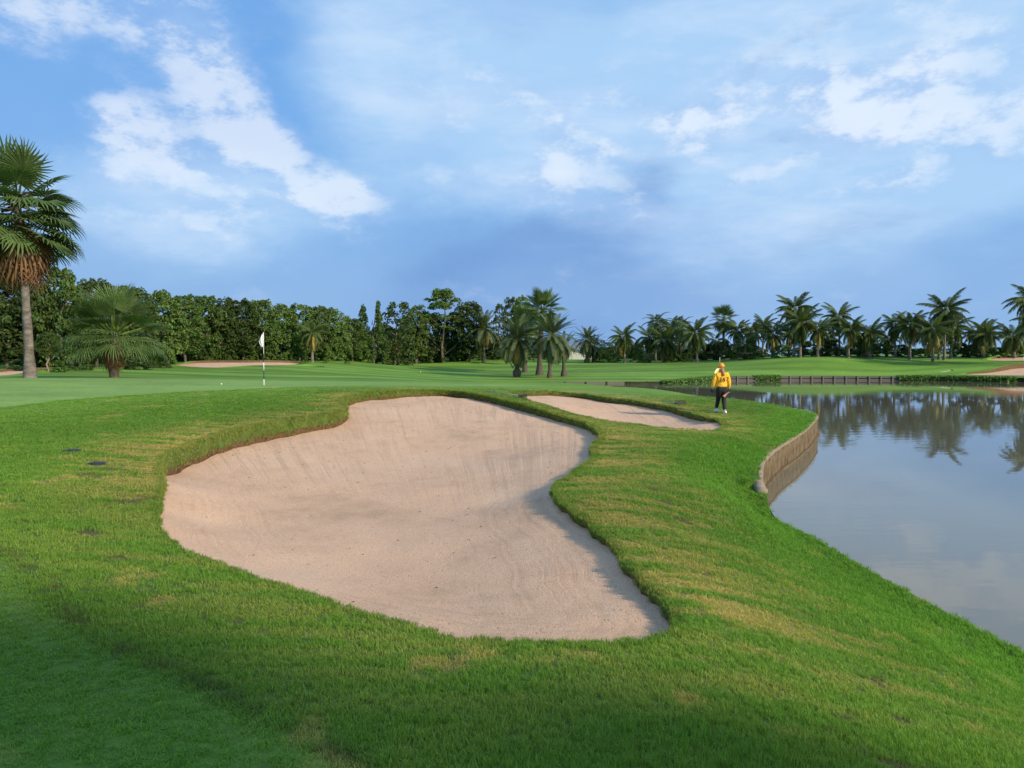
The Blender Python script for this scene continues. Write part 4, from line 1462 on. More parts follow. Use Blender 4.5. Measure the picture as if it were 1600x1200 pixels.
def coco(px, D, cy, s, nf, seed, label, yellow=0, lean=0, group='palms along the far bank', kind=None, dead=0, name='coconut_palm', r0=.15, base_y=None, lo=-.95, cat='palm tree', bmat=None):
    x, y = world_x(px, D), D
    z = gnd(x, y)
    H = max(z_at(cy, y) - z, .8)
    return palm(name, label, cat, group, x, y, z, H, kind or COCO, s * random.uniform(.88, 1.02), int(nf * 1.85), lean=(lean, random.uniform(-.3, .3)), r0=r0, r1=r0 * .65, seed=seed, yellow=yellow, dead=dead, lo=lo, bmat=bmat)


GL = 'palms in front of the left tree line'
coco(488, 93, 520, .78, 15, 21, 'small coconut palm with a thin pale trunk right of the flagstick', .8, .2, GL, dead=2)
coco(617, 113, 531, .92, 18, 22, 'coconut palm with orange-yellow lower leaves below the umbrella shaped tree', 1.0, -.1, GL)
coco(650, 116, 522, .95, 18, 23, 'dark green palm right behind the yellow-leaved coconut palm', 0, .2, GL)

coco(976, 109, 527, .95, 20, 31, 'slender coconut palm standing alone right of the white house', .2, -.2)
coco(990, 114, 543, .7, 16, 32, 'low yellowish palm just right of the lone slender coconut palm', .6)
coco(1024, 112, 504, .98, 13, 33, 'tall royal palm with arching fronds, highest of the left palm group', 0, .1, kind=ROYAL)
coco(1013, 110, 528, .85, 16, 34, 'dark palm at the left foot of the tall royal palm', 0, .2)
coco(1038, 108, 534, .95, 22, 35, 'bright green bushy palm with a pale trunk right of the tall royal palm', .3)
coco(1048, 113, 512, .85, 16, 36, 'palm with golden flowers between the two royal palms', .8)
coco(1063, 110, 510, .95, 14, 37, 'second royal palm with bright crown and stout brown trunk', .2, 0, kind=ROYAL, r0=.28, bmat=palm_bark_dark)
coco(1089, 105, 522, 1.05, 26, 38, 'full coconut palm with hanging fronds behind the walking person', .2, -.3, lo=-1.2)
x, y = world_x(1130, 112), 112.0; z = gnd(x, y)
palm('fan_palm', 'slender fan palm with a round dark crown above the walking person', 'palm tree', None, x, y, z, z_at(497, y) - z, FAN, .80, 36, r0=.2, r1=.16, seed=39, dead=8, lo=-1.3)
coco(1118, 109, 532, .8, 10, 40, 'palm wrapped in brown dead fronds above the person\'s yellow cap', 0, dead=22)
coco(1152, 110, 517, .85, 18, 41, 'dark palm right of the slender fan palm', 0)
coco(1163, 106, 540, .8, 16, 42, 'low palm in the undergrowth right of the slender fan palm', .3)
coco(1176, 108, 519, .85, 18, 43, 'coconut palm with pale trunk, left of three close crowns', .2, -.15)
coco(1191, 110, 509, .88, 18, 44, 'middle and highest of the three close coconut crowns', 0, .15)
coco(1207, 104, 523, .92, 20, 45, 'coconut palm with yellow hanging fronds, right of three close crowns', .9)
coco(1240, 101, 484, 1.12, 18, 46, 'tallest coconut palm above the middle of the far bank', 0, .2, lo=-.6)
coco(1250, 98, 506, 1.05, 24, 47, 'bushy coconut palm right beneath the tallest one', .1)
coco(1232, 104, 520, .85, 18, 48, 'coconut palm left beneath the tallest one', .1, .15)
coco(1277, 98, 516, .85, 19, 49, 'coconut palm with a straight light trunk between two taller palms', .3)
coco(1293, 104, 527, .75, 16, 50, 'low shaded palm among trunks left of the twin crowns', .1)
coco(1311, 101, 496, .92, 18, 51, 'upper one of the twin coconut crowns', 0, -.1)
coco(1325, 97, 516, .85, 20, 52, 'lower one of the twin coconut crowns with yellowish tips', .5, .1)
coco(1358, 97, 522, .88, 22, 53, 'coconut palm with dark twin trunk foot at the centre right', .2, -.1)
coco(1353, 99, 528, .75, 14, 54, 'thin palm leaning close beside the centre right coconut palm', 0, -.3)
coco(1398, 100, 507, .88, 18, 55, 'left palm of the pair before the biggest crown', 0, .1)
coco(1421, 96, 509, .92, 22, 56, 'right palm of the pair before the biggest crown, with orange hanging fronds', .9, -.1)
coco(1385, 103, 529, .75, 16, 57, 'low dark palm left of the pair before the biggest crown', 0)
coco(1475, 95, 485, 1.12, 22, 58, 'palm with the biggest crown of the far bank, one frond pointing up', .3, .2)
coco(1457, 93, 516, .92, 22, 59, 'yellowing coconut palm below the biggest crown, left', .9, -.1)
coco(1485, 97, 513, .95, 20, 60, 'coconut palm below the biggest crown, right', .4, .1)
coco(1467, 96, 530, .75, 14, 61, 'low palm among the cluster of trunks under the biggest crown', .1)
coco(1526, 99, 522, .85, 18, 62, 'left of two palms above the narrow upper bunker', .1)
coco(1537, 96, 522, .92, 20, 63, 'right of two palms above the narrow upper bunker', .1, .1)
coco(1584, 95, 524, .88, 18, 64, 'palm standing over the right end of the narrow upper bunker', .1)
coco(1612, 84, 470, 1.05, 20, 65, 'tall palm cut by the right edge of the picture', .1)
coco(1622, 86, 505, 1.0, 20, 66, 'lower palm beneath the tall one at the right edge', .2)
coco(1655, 95, 500, 1.0, 18, 67, 'palm beyond the right edge of the picture', .2)

# ------------------------------------------------------------------ broadleaf trees
CR = {
    'round1': crown_mesh('crown', tree_leaf, 8, 6.2, 230, 46, .34, 201, 'oval'),
    'round2': crown_mesh('crown', tree_leaf, 8, 5.6, 230, 46, .32, 202, 'oval'),
    'round3': crown_mesh('crown', tree_leaf_dark, 8, 6.2, 230, 46, .34, 203, 'oval'),
    'round4': crown_mesh('crown', tree_leaf, 8, 5.2, 210, 44, .30, 204, 'oval'),
    'spire1': crown_mesh('crown', tree_leaf, 9, 4.6, 260, 34, .28, 205, 'spire'),
    'spire2': crown_mesh('crown', tree_leaf_dark, 9, 3.6, 220, 30, .28, 206, 'spire'),
    'forked': crown_mesh('crown', tree_leaf, 9, 4.8, 260, 34, .28, 207, 'forked'),
    'sparse': crown_mesh('crown', tree_leaf, 8, 4.4, 130, 34, .28, 217, 'oval'),
    'umbrella': crown_mesh('crown', tree_leaf, 10.5, 6.0, 90, 55, .30, 208, 'umbrella'),
    'bush1': crown_mesh('foliage', shrub_leaf, 1.6, 2.6, 46, 44, .20, 209, 'bush'),
    'bush2': crown_mesh('foliage', shrub_leaf, 1.8, 2.2, 46, 44, .18, 210, 'bush'),
    'bush3': crown_mesh('foliage', tree_leaf_dark, 2.2, 3.4, 56, 50, .24, 211, 'bush'),
}
CH = {'sparse': 8, 'round1': 8, 'round2': 8, 'round3': 8, 'round4': 8, 'spire1': 9, 'spire2': 9, 'forked': 9, 'umbrella': 10.5, 'bush1': 1.6, 'bush2': 1.8, 'bush3': 2.2}
CW = {'sparse': 4.4, 'round1': 6.2, 'round2': 5.6, 'round3': 6.2, 'round4': 5.2, 'spire1': 4.6, 'spire2': 3.6, 'forked': 4.8, 'umbrella': 6.0, 'bush1': 2.6, 'bush2': 2.2, 'bush3': 3.4}


def limbs(H, W, seed, pale=False, bare=.3):
    r_ = random.Random(seed)
    m = MB()
    th = H * .82
    pts = [(r_.uniform(-.1, .1) * i, r_.uniform(-.1, .1) * i, -.3 + (th + .3) * i / 6) for i in range(7)]
    m.tube(pts, [.16 * (1 - .85 * i / 6) * H / 8 + .02 for i in range(7)], 8)
    for i in range(7):
        s = bare + (.9 - bare) * i / 7
        a = i * 2.4 + r_.uniform(-.4, .4); L_ = W * .42 * (1.1 - s)
        k = s * 6; p = Vector(pts[min(6, int(k))])
        p = Vector((p.x, p.y, s * th))
        m.tube([p, p + Vector((math.cos(a) * L_ * .6, math.sin(a) * L_ * .6, L_ * .45)), p + Vector((math.cos(a) * L_, math.sin(a) * L_, L_ * 1.0))], [.07 * H / 8, .045 * H / 8, .015], 6)
    return m


pale_bark = simple_mat('pale_bark', (.24, .19, .14), .9, .3, 6, bump=.5, bscale=20)


def tree(px, D, top, wpx, kind, label, seed, group='trees of the left tree line', lift=0.0, bk=None):
    x, y = world_x(px, D), D
    z = gnd(x, y)
    H = z_at(top, y) - z
    W = wpx / FPX * D * (.86 + .22 * ((seed * 7) % 5) / 4)
    root = empty('broadleaf_tree', (x, y, z), 0); tag(root, label, 'tree', group)
    c = obj('crown', CR[kind], root)
    lift = lift * H
    c.location = (0, 0, lift); c.rotation_euler = (0, 0, seed * 1.7)
    c.scale = (W / CW[kind], W / CW[kind], (H - lift) / CH[kind])
    limbs(H, W, seed, bare=.12 if not lift else .3).build('trunk', bk or bark, root)
    return root


TREES = [
    (-45, 63, 432, 95, 'round3', 'tree at the left edge beyond the fan palm skirt'),
    (12, 66, 438, 92, 'round3', 'dark tree directly behind the trunk of the tall leaning fan palm'),
    (98, 67, 425, 82, 'round1', 'rounded dark tree standing highest between the two fan palms on the left'),
    (60, 72, 448, 80, 'round2', 'tree filling the gap between the leaning trunk and the rounded tall tree'),
    (150, 70, 440, 86, 'round3', 'tree behind the left half of the low bushy fan palm'),
    (205, 74, 452, 86, 'round1', 'tree behind the right half of the low bushy fan palm'),
    (248, 78, 459, 74, 'round2', 'first tree clear to the right of the low bushy fan palm'),
    (290, 85, 464, 70, 'round4', 'tree above the left end of the long pale bunker'),
    (322, 89, 466, 66, 'round1', 'tree above the left middle of the long pale bunker'),
    (352, 91, 470, 60, 'round2', 'narrow tree second to the left of the white flag'),
    (380, 92, 471, 62, 'round4', 'tree immediately left of the white flag'),
    (408, 94, 472, 56, 'round1', 'tree rising straight behind the white flag'),
    (440, 95, 480, 64, 'round2', 'tree immediately right of the white flag'),
    (468, 97, 478, 60, 'round4', 'tree above the right end of the long pale bunker'),
    (500, 99, 482, 58, 'round1', 'tree behind the crown of the small coconut palm'),
    (524, 101, 485, 52, 'round2', 'tree right of the small coconut palm'),
    (550, 104, 499, 48, 'round4', 'lowest tree in the dip of the tree line'),
    (584, 108, 474, 62, 'forked', 'tall tree with two upright leafy spires'),
    (622, 110, 474, 56, 'sparse', 'broad column shaped tree right of the twin spired one'),
    (651, 116, 481, 46, 'round4', 'thin spired tree left of the umbrella shaped tree'),
    (672, 119, 490, 54, 'round3', 'dark tree under the left side of the umbrella shaped tree'),
    (692, 117, 455, 66, 'umbrella', 'umbrella shaped tree with layered flat crown above its neighbours'),
    (733, 118, 474, 60, 'round3', 'dark tree left of the date palm with yellow leaves'),
    (715, 121, 490, 56, 'round1', 'tree filling in below the umbrella shaped tree on the right'),
    (781, 122, 477, 32, 'sparse', 'left of two thin leafy spires before the date palm clump'),
    (797, 123, 466, 32, 'sparse', 'right and taller of two thin leafy spires before the date palm clump'),
    (815, 123, 466, 32, 'round4', 'tree top showing left of the tall fan palm of the clump'),
    (770, 126, 522, 50, 'round3', 'low dark tree behind the trunk of the yellow-leaved date palm'),
]
for i, t in enumerate(TREES):
    lift = .38 if t[4] == 'umbrella' else 0.0
    tree(*t, seed=i + 1, lift=.14 if i % 3 == 1 and 'forked' not in t else 0.0)
tree(76, 58, 520, 34, 'round4', 'small thin tree with a pale forked trunk between the two left fan palms', 77, group=None, lift=.42, bk=pale_bark)

# shrubs along the foot of the trees and palms
SHRUBS = [(28, 60, 14, 34, 'bush3', 'dark shrub left of the leaning palm trunk'), (92, 58, 15, 26, 'bush2', 'rounded shrub at the foot of the pale forked tree'),
          (128, 62, 17, 40, 'bush3', 'dark shrub between the forked tree and the low fan palm'), (215, 66, 16, 44, 'bush3', 'dark shrub right of the short rough palm trunk'),
          (252, 72, 18, 34, 'bush3', 'shrub at the left foot of the mound'), (296, 92, 34, 44, 'bush1', 'bright tall shrub over the left part of the long bunker'),
          (345, 93, 20, 40, 'bush3', 'dark shrub over the middle of the long bunker'), (372, 92, 24, 26, 'bush1', 'bright shrub just left of the flagstick'),
          (448, 94, 12, 22, 'bush1', 'small bright shrub right of the flagstick'), (473, 95, 16, 22, 'bush2', 'small shrub touching the thin pale palm trunk'),
          (510, 98, 22, 26, 'bush1', 'bright leafy shrub right of the thin pale palm trunk'), (508, 92, 6, 8, 'bush2', 'tiny tuft of a shrub on the slope, left one'), (543, 95, 6, 10, 'bush2', 'tiny tuft of a shrub on the slope, right one'),
          (560, 106, 28, 40, 'bush1', 'wide bright shrub below the dip of the tree line'), (606, 110, 16, 18, 'bush1', 'round bright shrub below the twin spired tree'),
          (580, 111, 18, 34, 'bush3', 'dark shrub below the twin spired tree'), (640, 117, 20, 40, 'bush3', 'dark shrub behind the yellow-leaved coconut palm'), (676, 118, 26, 44, 'bush3', 'dark shrub below the umbrella shaped tree'),
          (716, 120, 24, 34, 'bush1', 'shrub left of the yellow-leaved date palm trunk'), (745, 121, 18, 28, 'bush2', 'shrub right behind the yellow-leaved date palm trunk'), (775, 122, 14, 30, 'bush3', 'shrub in the gap before the date palm clump'),
          (835, 124, 16, 40, 'bush3', 'shrub seen between the trunks of the date palm clump'), (940, 114, 16, 30, 'bush1', 'shrub right of the twin date palm'), (958, 112, 12, 26, 'bush2', 'low shrub between the twin date palm and the lone coconut palm'),
          (996, 110, 16, 22, 'bush1', 'bright shrub at the foot of the lone slender coconut palm'), (1012, 108, 8, 16, 'bush3', 'low dark shrub at the grass edge left of the pale trunk'), (1055, 109, 12, 26, 'bush1', 'bright shrub between the royal palm trunks'),
          (1075, 108, 12, 22, 'bush2', 'shrub left of the full coconut palm'), (1108, 109, 22, 34, 'bush3', 'dark rounded shrub left of the dead fronded palm'), (1132, 109, 26, 36, 'bush3', 'dark rounded shrub behind the yellow cap'),
          (1160, 107, 18, 34, 'bush1', 'shrub right of the slender fan palm trunk'), (1185, 104, 10, 26, 'bush2', 'low shrub below the three close coconut crowns'), (1222, 103, 18, 34, 'bush1', 'shrub in the sky gap left of the tallest palm'),
          (1262, 102, 20, 34, 'bush3', 'dark shrub right of the tallest palm trunk'), (1300, 102, 22, 44, 'bush3', 'dark shrub below the low shaded palm'), (1336, 102, 20, 36, 'bush3', 'dark shrub right of the twin crowns'),
          (1375, 102, 18, 40, 'bush1', 'shrub right of the centre right palm'), (1410, 101, 16, 36, 'bush3', 'shrub between the pair of palms'), (1440, 100, 12, 30, 'bush1', 'shrub left of the cluster of trunks'),
          (1500, 100, 20, 36, 'bush1', 'light shrub right of the cluster of trunks'), (1518, 100, 16, 34, 'bush3', 'shrub left of the narrow upper bunker'), (1555, 98, 14, 30, 'bush1', 'bright shrub above the narrow upper bunker'), (1575, 97, 20, 26, 'bush2', 'bright bushy shrub above the middle of the upper bunker'), (1600, 97, 20, 30, 'bush1', 'bright shrub at the right edge above the upper bunker')]
for i, (px, D, hp, wp, kind, lab) in enumerate(SHRUBS):
    x, y = world_x(px, D), float(D); z = gnd(x, y)
    o = obj('shrub', CR[kind]); tag(o, lab, 'shrub', 'shrubs along the foot of the trees')
    o.location = (x, y, z - .1); o.rotation_euler = (0, 0, i * 1.3)
    s = wp / FPX * D / CW[kind]; o.scale = (s, s, (hp / FPX * D + .25) / CH[kind])

# the wood farther back, one dim mass behind trees and palms
def wood():
    V, T = [], []
    r_ = np.random.default_rng(300)
    for (p0, p1, D0, D1, t0, t1, n) in [(-260, 240, 84, 92, 470, 488, 26), (240, 560, 100, 118, 498, 512, 22), (560, 850, 132, 140, 515, 535, 22), (850, 1000, 150, 150, 553, 545, 16), (930, 1190, 128, 124, 536, 540, 30),
                                (1230, 1700, 128, 128, 545, 543, 46), (1000, 1200, 118, 116, 545, 548, 20)]:
        for i in range(n):
            q = (i + r_.uniform(0, 1)) / n
            px, D = p0 + (p1 - p0) * q, D0 + (D1 - D0) * q + r_.uniform(-3, 3)
            top = t0 + (t1 - t0) * q + r_.uniform(-7, 9)
            x = world_x(px, D); z = float(G(np.array([x]), np.array([D]))[0])
            h = max(z_at(top, D) - z, 1.0); w = h * r_.uniform(.7, 1.1) + 2
            me = CR[r_.choice(['bush3', 'round3'])]
            k = len(me.vertices)
            co = np.empty(k * 3, np.float32); me.vertices.foreach_get('co', co); co = co.reshape(-1, 3)
            cc = np.empty(k * 4, np.float32); me.attributes['tint'].data.foreach_get('color', cc); cc = cc.reshape(-1, 4)
            pick = np.repeat(r_.uniform(0, 1, k // 4) < min(1, 2600 / (k // 4)), 4)
            co, cc = co[pick], cc[pick]
            nm = 'bush3' if k < 20000 else 'round3'
            co = co * np.array([w / CW[nm], w / CW[nm], h / CH[nm]])
            a = r_.uniform(0, 6.28); ca, sa = math.cos(a), math.sin(a)
            V.append(np.column_stack([co[:, 0] * ca - co[:, 1] * sa + x, co[:, 0] * sa + co[:, 1] * ca + D, co[:, 2] + z - .1]))
            T.append(cc[:, :3] * r_.uniform(.8, 1.2))
    V = np.vstack(V); T = np.vstack(T)
    me = mesh_of('distant_wood', V, np.arange(len(V)).reshape(-1, 4), [tree_leaf_dark], smooth=False)
    set_color_attr(me, 'tint', T)
    tag(obj('distant_wood', me), 'dim green undergrowth and wood far behind the palms', 'wood', kind='stuff')


wood()

# creeper hanging over the far bank
def creeper():
    V, T = [], []
    r_ = np.random.default_rng(310)
    P = catmull([POND[27], POND[28], POND[29], POND[30], POND[31], POND[32], POND[33], POND[34], POND[35]], 20, False)
    for p in P:
        ipx = p[0] / p[1] * FPX + 800
        dense = 1.0 if 1405 < ipx < 1580 else (.9 if 1180 < ipx < 1216 else (.35 if ipx < 1130 else .0))
        n = int(420 * dense)
        q = np.column_stack([p[0] + r_.uniform(-.5, .5, n), p[1] + r_.uniform(-.55, .45, n), np.zeros(n)])
        q[:, 2] = np.where(q[:, 1] < p[1] - .05, r_.uniform(.02, 1, n) * (p[2] + .1), p[2] + r_.uniform(0, .07, n))
        nm = r_.normal(0, .6, (n, 3)) + np.array([0, -.6, .5]); nm /= np.linalg.norm(nm, axis=1)[:, None]
        ax = np.cross(nm, r_.normal(0, 1, (n, 3))); ax /= np.linalg.norm(ax, axis=1)[:, None]; bx = np.cross(nm, ax)
        s = .2 * r_.uniform(.6, 1.3, n)[:, None]
        V.append(np.stack([q - ax * s * .5, q + bx * s * .35, q + ax * s * .5, q - bx * s * .35], 1).reshape(-1, 3))
        c_ = r_.uniform(.6, 1.3, n)
        T.append(np.repeat(np.stack([c_, c_, c_], 1), 4, 0))
    V = np.vstack(V); T = np.vstack(T)
    me = mesh_of('creeper', V, np.arange(len(V)).reshape(-1, 4), [shrub_leaf], smooth=False)
    set_color_attr(me, 'tint', T)
    tag(obj('creeper', me), 'dark green creeper hanging over the far bank down to the water', 'creeper', kind='stuff')


creeper()

# trees behind the camera that shade the near turf
CR['loose'] = crown_mesh('crown', tree_leaf, 8, 6.0, 110, 30, .34, 215, 'oval'); CH['loose'] = 8; CW['loose'] = 6.0
for (sx, sy, H, W, kd, lab) in [(9.5, -8.5, 10.5, 9.0, 'loose', 'tree behind the viewpoint shading the near grass, closer one'),
                                (16.0, -15.0, 15.0, 11.0, 'loose', 'tree behind the viewpoint shading the near grass, farther one'),
                                (4.0, -14.5, 13.0, 10.0, 'loose', 'tree behind the viewpoint shading the near grass, left one')]:
    z = max(gnd(sx, sy), 0) if not inside(np.array([sx]), np.array([sy]), POND3)[0] else 0.0
    root = empty('broadleaf_tree', (sx, sy, z)); tag(root, lab, 'tree', 'shade trees behind the viewpoint')
    c_ = obj('crown', CR[kd], root); c_.location = (0, 0, 1.2); c_.scale = (W / CW[kd], W / CW[kd], (H - 1.2) / CH[kd])
    limbs(H, W, int(sx), bare=.2).build('trunk', bark, root)

# ------------------------------------------------------------------ flagstick
hx, hy, hz = hit(412.5, 602.5, lo=22, hi=40); hz = gnd(hx, hy)
fl = empty('flagstick', (hx, hy, hz)); tag(fl, 'black and white banded flagstick with a limp white flag on the green', 'golf flag')
FH = 2.12
bands = [(0, .26, white_paint), (.26, .60, black_paint), (.60, .93, white_paint), (.93, 1.26, black_paint), (1.26, FH, white_paint)]
for a, b, m in bands:
    MB().tube([(0, 0, a - (.1 if a == 0 else 0)), (0, 0, b)], .016, 10).build('pole_band', m, fl)
v, f = [], []
nu, nv = 9, 12
for j in range(nv + 1):
    for i in range(nu + 1):
        u, w = i / nu, j / nv
        hang = .04 + .13 * math.sin(math.pi * min(1, w * .95 + .05)) ** 1.1
        v.append((-u * hang - .014, .05 * math.sin(u * 8 + w * 2) * u, FH - .02 - w * .56 - u * .10 * (1 - w)))
for j in range(nv):
    for i in range(nu):
        f.append((j * (nu + 1) + i, j * (nu + 1) + i + 1, (j + 1) * (nu + 1) + i + 1, (j + 1) * (nu + 1) + i))
flag = obj('flag', mesh_of('flag', v, f, [simple_mat('flag_cloth', (.80, .80, .80), .8, .04, 3)]), fl)
sd = flag.modifiers.new('thickness', 'SOLIDIFY'); sd.thickness = .004
MB().tube([(0, 0, -.1), (0, 0, .006)], [.056, .056], 16).build('hole_cup', black_paint, fl)


def ball(px, py, r, label, name='golf_ball', cat='golf ball', lo=2):
    x, y, z = hit(px, py, lo=lo); z = gnd(x, y)
    bm = bmesh.new(); bmesh.ops.create_icosphere(bm, subdivisions=3, radius=r)
    for w in bm.verts:
        w.co *= 1 - .02 * (math.sin(w.co.x * 60 / r * .1) * math.sin(w.co.y * 60 / r * .1) > .3)
    me = bpy.data.meshes.new(name); bm.to_mesh(me); bm.free(); me.materials.append(white_paint)
    me.polygons.foreach_set('use_smooth', [True] * len(me.polygons))
    o = obj(name, me); o.location = (x, y, z + r * .9); tag(o, label, cat)


ball(346, 600.5, .030, 'white golf ball lying on the green left of the flagstick', lo=20)
ball(657, 582, .07, 'white ball shaped tee marker on the far fairway', 'tee_marker', 'marker', lo=60)

# leaf bits and clippings blown onto the sand
def litter():
    V = []
    r_ = np.random.default_rng(77)
    n = 0
    while n < 260:
        x, y = r_.uniform(-6, 3), r_.uniform(5, 27)
        xa, ya = np.array([x]), np.array([y])
        if not inside(xa, ya, A_OUT)[0] or dist_poly(xa, ya, A_OUT)[0] < .12: continue
        z = float(A_S(xa, ya)[0]) + float((fbm(xa * 1.5, ya * 1.2, 15, 3)[0] - .5) * .04) + .006
        a = r_.uniform(0, 6.28); L_ = r_.uniform(.006, .022) * (1.0 if y < 12 else 1.5); w = L_ * r_.uniform(.2, .5)
        ca, sa = math.cos(a), math.sin(a)
        V += [(x - ca * L_, y - sa * L_, z), (x + sa * w, y - ca * w, z + .006), (x + ca * L_, y + sa * L_, z + .002), (x - sa * w, y + ca * w, z + .008)]
        n += 1
    me = mesh_of('leaf_litter', V, np.arange(len(V)).reshape(-1, 4), [simple_mat('dry_leaf', (.10, .065, .035), .9, .5, 40)], smooth=False)
    tag(obj('leaf_litter', me), 'scattered leaf bits and clippings on the bunker sand', 'leaf litter', kind='stuff')


litter()

# sunk sprinkler heads
for px, py, lab in [(112, 706, 'sunken dark sprinkler head in the grass, left and farther one'), (151, 725, 'sunken dark sprinkler head beside a dry patch, nearer one')]:
    x, y, z = hit(px, py); z = gnd(x, y)
    r0 = empty('sprinkler_head', (x, y, z)); tag(r0, lab, 'sprinkler', 'sprinkler heads left of the large bunker')
    MB().tube([(0, 0, -.10), (0, 0, .014), (0, 0, .018), (0, 0, -.02)], [.115, .115, .09, .085], 20, caps=False).build('collar', black_paint, r0)
    MB().tube([(0, 0, -.08), (0, 0, -.012), (0, 0, -.006)], [.083, .083, .06], 18).build('cap', simple_mat('worn_plastic', (.03, .032, .03), .6, .3, 20), r0)


# ------------------------------------------------------------------ rakes
def rake(label, head_px, tip, zlift, tines_up, length, head_w, D=None, hm=None):
    x, y, z = head_px
    tx, ty = tip[0] - x, tip[1] - y
    a = math.atan2(ty, tx)
    root = empty('bunker_rake', (x, y, z + zlift), a); tag(root, label, 'rake')
    tz = gnd(x + math.cos(a) * length, y + math.sin(a) * length) - z
    MB().tube([(0, 0, .03), (length * .5, 0, .03 + tz * .5), (length, 0, .025 + tz)], .014, 8).build('handle', hm or simple_mat('rake_handle', (.33, .34, .33), .5, .15, 6), root)
    MB().box(-.03, .03, -head_w / 2, head_w / 2, .0 if tines_up else .06, .045 if tines_up else .10, .008).build('head', black_paint, root)
    n = 12
    tm = MB().box(-.008, .008, -.008, .008, 0, .085, .002).mesh('tine', black_paint, False)
    for i in range(n):
        t = obj('tine', tm, root); t.location = (0, -head_w / 2 + head_w * (i + .5) / n, .045 if tines_up else -.02)
    MB().tube([(.05, 0, .035), (-.01, 0, .03 if tines_up else .075)], .022, 8).build('socket', black_paint, root)


h0 = hit(817, 623, lo=15, hi=40); h1 = hit(762, 606, lo=15, hi=45)
h1 = (h0[0] - 1.25, h0[1] + 1.3, 0)
rake('black headed bunker rake lying on the strip between the two bunkers', h0, h1, .06, False, 1.9, .42)
h0 = hit(1063, 632, lo=15, hi=40); h1 = hit(1010, 624, lo=15, hi=45)
rake('black rake with tines up on the far edge of the smaller bunker', h0, h1, .02, True, 1.0, .46)
h0 = hit(1487, 579.5, lo=70, hi=100); h1 = hit(1470, 582, lo=70, hi=100)
rake('white handled rake lying on the far bank left of the wide tan bunker', (h0[0], h0[1], gnd(h0[0], h0[1])), h1, .02, False, 1.9, .4, hm=white_paint)

# thin marker stake far behind the person, white post at the right edge
for px, D, py, h, lab in [(1124.5, 99, 567.5, .75, 'thin white stake on the far fairway above the person\'s cap'), (1598.5, 90, 570, .55, 'short white post between the two bunkers at the right edge')]:
    x, y = world_x(px, D), D; z = gnd(x, y)
    o = MB().tube([(0, 0, -.1), (0, 0, h), (0, 0, h + .03)], [.03, .03, .012], 8).build('marker_stake', white_paint); o.location = (x, y, z); tag(o, lab, 'marker stake')

# ------------------------------------------------------------------ white house and shed beyond the fairway
x, y = world_x(906, 124), 124.0; z = gnd(x, y)
hs = empty('house', (x, y, z), R(-14)); tag(hs, 'small white gabled house half hidden behind the twin date palm', 'house')
w, dpt, eh, rh = 3.0, 5.0, .95, 1.85
v = [(-w / 2 - .3, 0, -.2), (w / 2 + .2, 0, -.2), (w / 2 + .2, 0, eh), (-w / 2 + .3, 0, rh), (-w / 2 - .3, 0, rh - .15)]
v2 = [(a, dpt, c_) for a, b, c_ in v]
n = len(v)
obj('wall', mesh_of('wall', v + v2, [tuple(range(n))[::-1], tuple(range(n, 2 * n))] + [(i, (i + 1) % n, n + (i + 1) % n, n + i) for i in range(n)], [white_wall], smooth=False), hs)
rf = [(-w / 2 - .5, -.25, rh + .02), (w / 2 + .9, -.25, eh - .18), (w / 2 + .9, dpt + .3, eh + .75), (-w / 2 + .2, dpt + .3, rh + 1.0)]
ro = obj('roof', mesh_of('roof', rf, [(0, 1, 2, 3)], [roof_grey], smooth=False), hs)
sm = ro.modifiers.new('thickness', 'SOLIDIFY'); sm.thickness = .12; sm.offset = 1
x, y = world_x(873, 122), 122.0; z = gnd(x, y)
sh = empty('shed', (x, y, z)); tag(sh, 'teal shed glimpsed between the trunks of the date palm clump', 'shed')
MB().box(-1.0, 1.0, 0, 2, -.2, .95, .02).build('wall', teal_panel, sh, False)
MB().box(-1.2, 1.2, -.2, 2.2, .952, 1.06, .02).build('roof', roof_grey, sh, False)
# shelter and low table under the palms
for px, D, lab in [(1165, 104, 'small open shelter with a flat roof under the palms right of the person'), (1355, 98, 'low bench under the centre right coconut palm')]:
    x, y = world_x(px, D), float(D); z = gnd(x, y)
    b = empty('shelter' if px < 1300 else 'bench', (x, y, z)); tag(b, lab, 'shelter' if px < 1300 else 'bench')
    hh, ww = (.85, .85) if px < 1300 else (.42, .62)
    MB().box(-ww, ww, -.35, .35, hh, hh + .08, .015).build('roof' if px < 1300 else 'seat', timber, b, False)
    for sx in (-1, 1):
        for sy in (-1, 1):
            MB().box(sx * (ww - .1) - .04, sx * (ww - .1) + .04, sy * .28 - .04, sy * .28 + .04, -.1, hh).build('post' if px < 1300 else 'leg', timber_dark, b, False)


# ------------------------------------------------------------------ the walking person
def skin(name, joints, edges, mat, parent, sub=2, root=0):
    me = bpy.data.meshes.new(name)
    me.from_pydata([j[:3] for j in joints], edges, [])
    o = obj(name, me, parent)
    md = o.modifiers.new('skin', 'SKIN'); md.use_smooth_shade = True
    sv = me.skin_vertices[0].data
    for i, j in enumerate(joints):
        r = j[3] if hasattr(j[3], '__len__') else (j[3], j[3])
        sv[i].radius = r
    for i in range(len(joints)): sv[i].use_root = (i == root)
    s = o.modifiers.new('subdivision', 'SUBSURF'); s.levels = sub; s.render_levels = sub
    me.materials.append(mat)
    return o


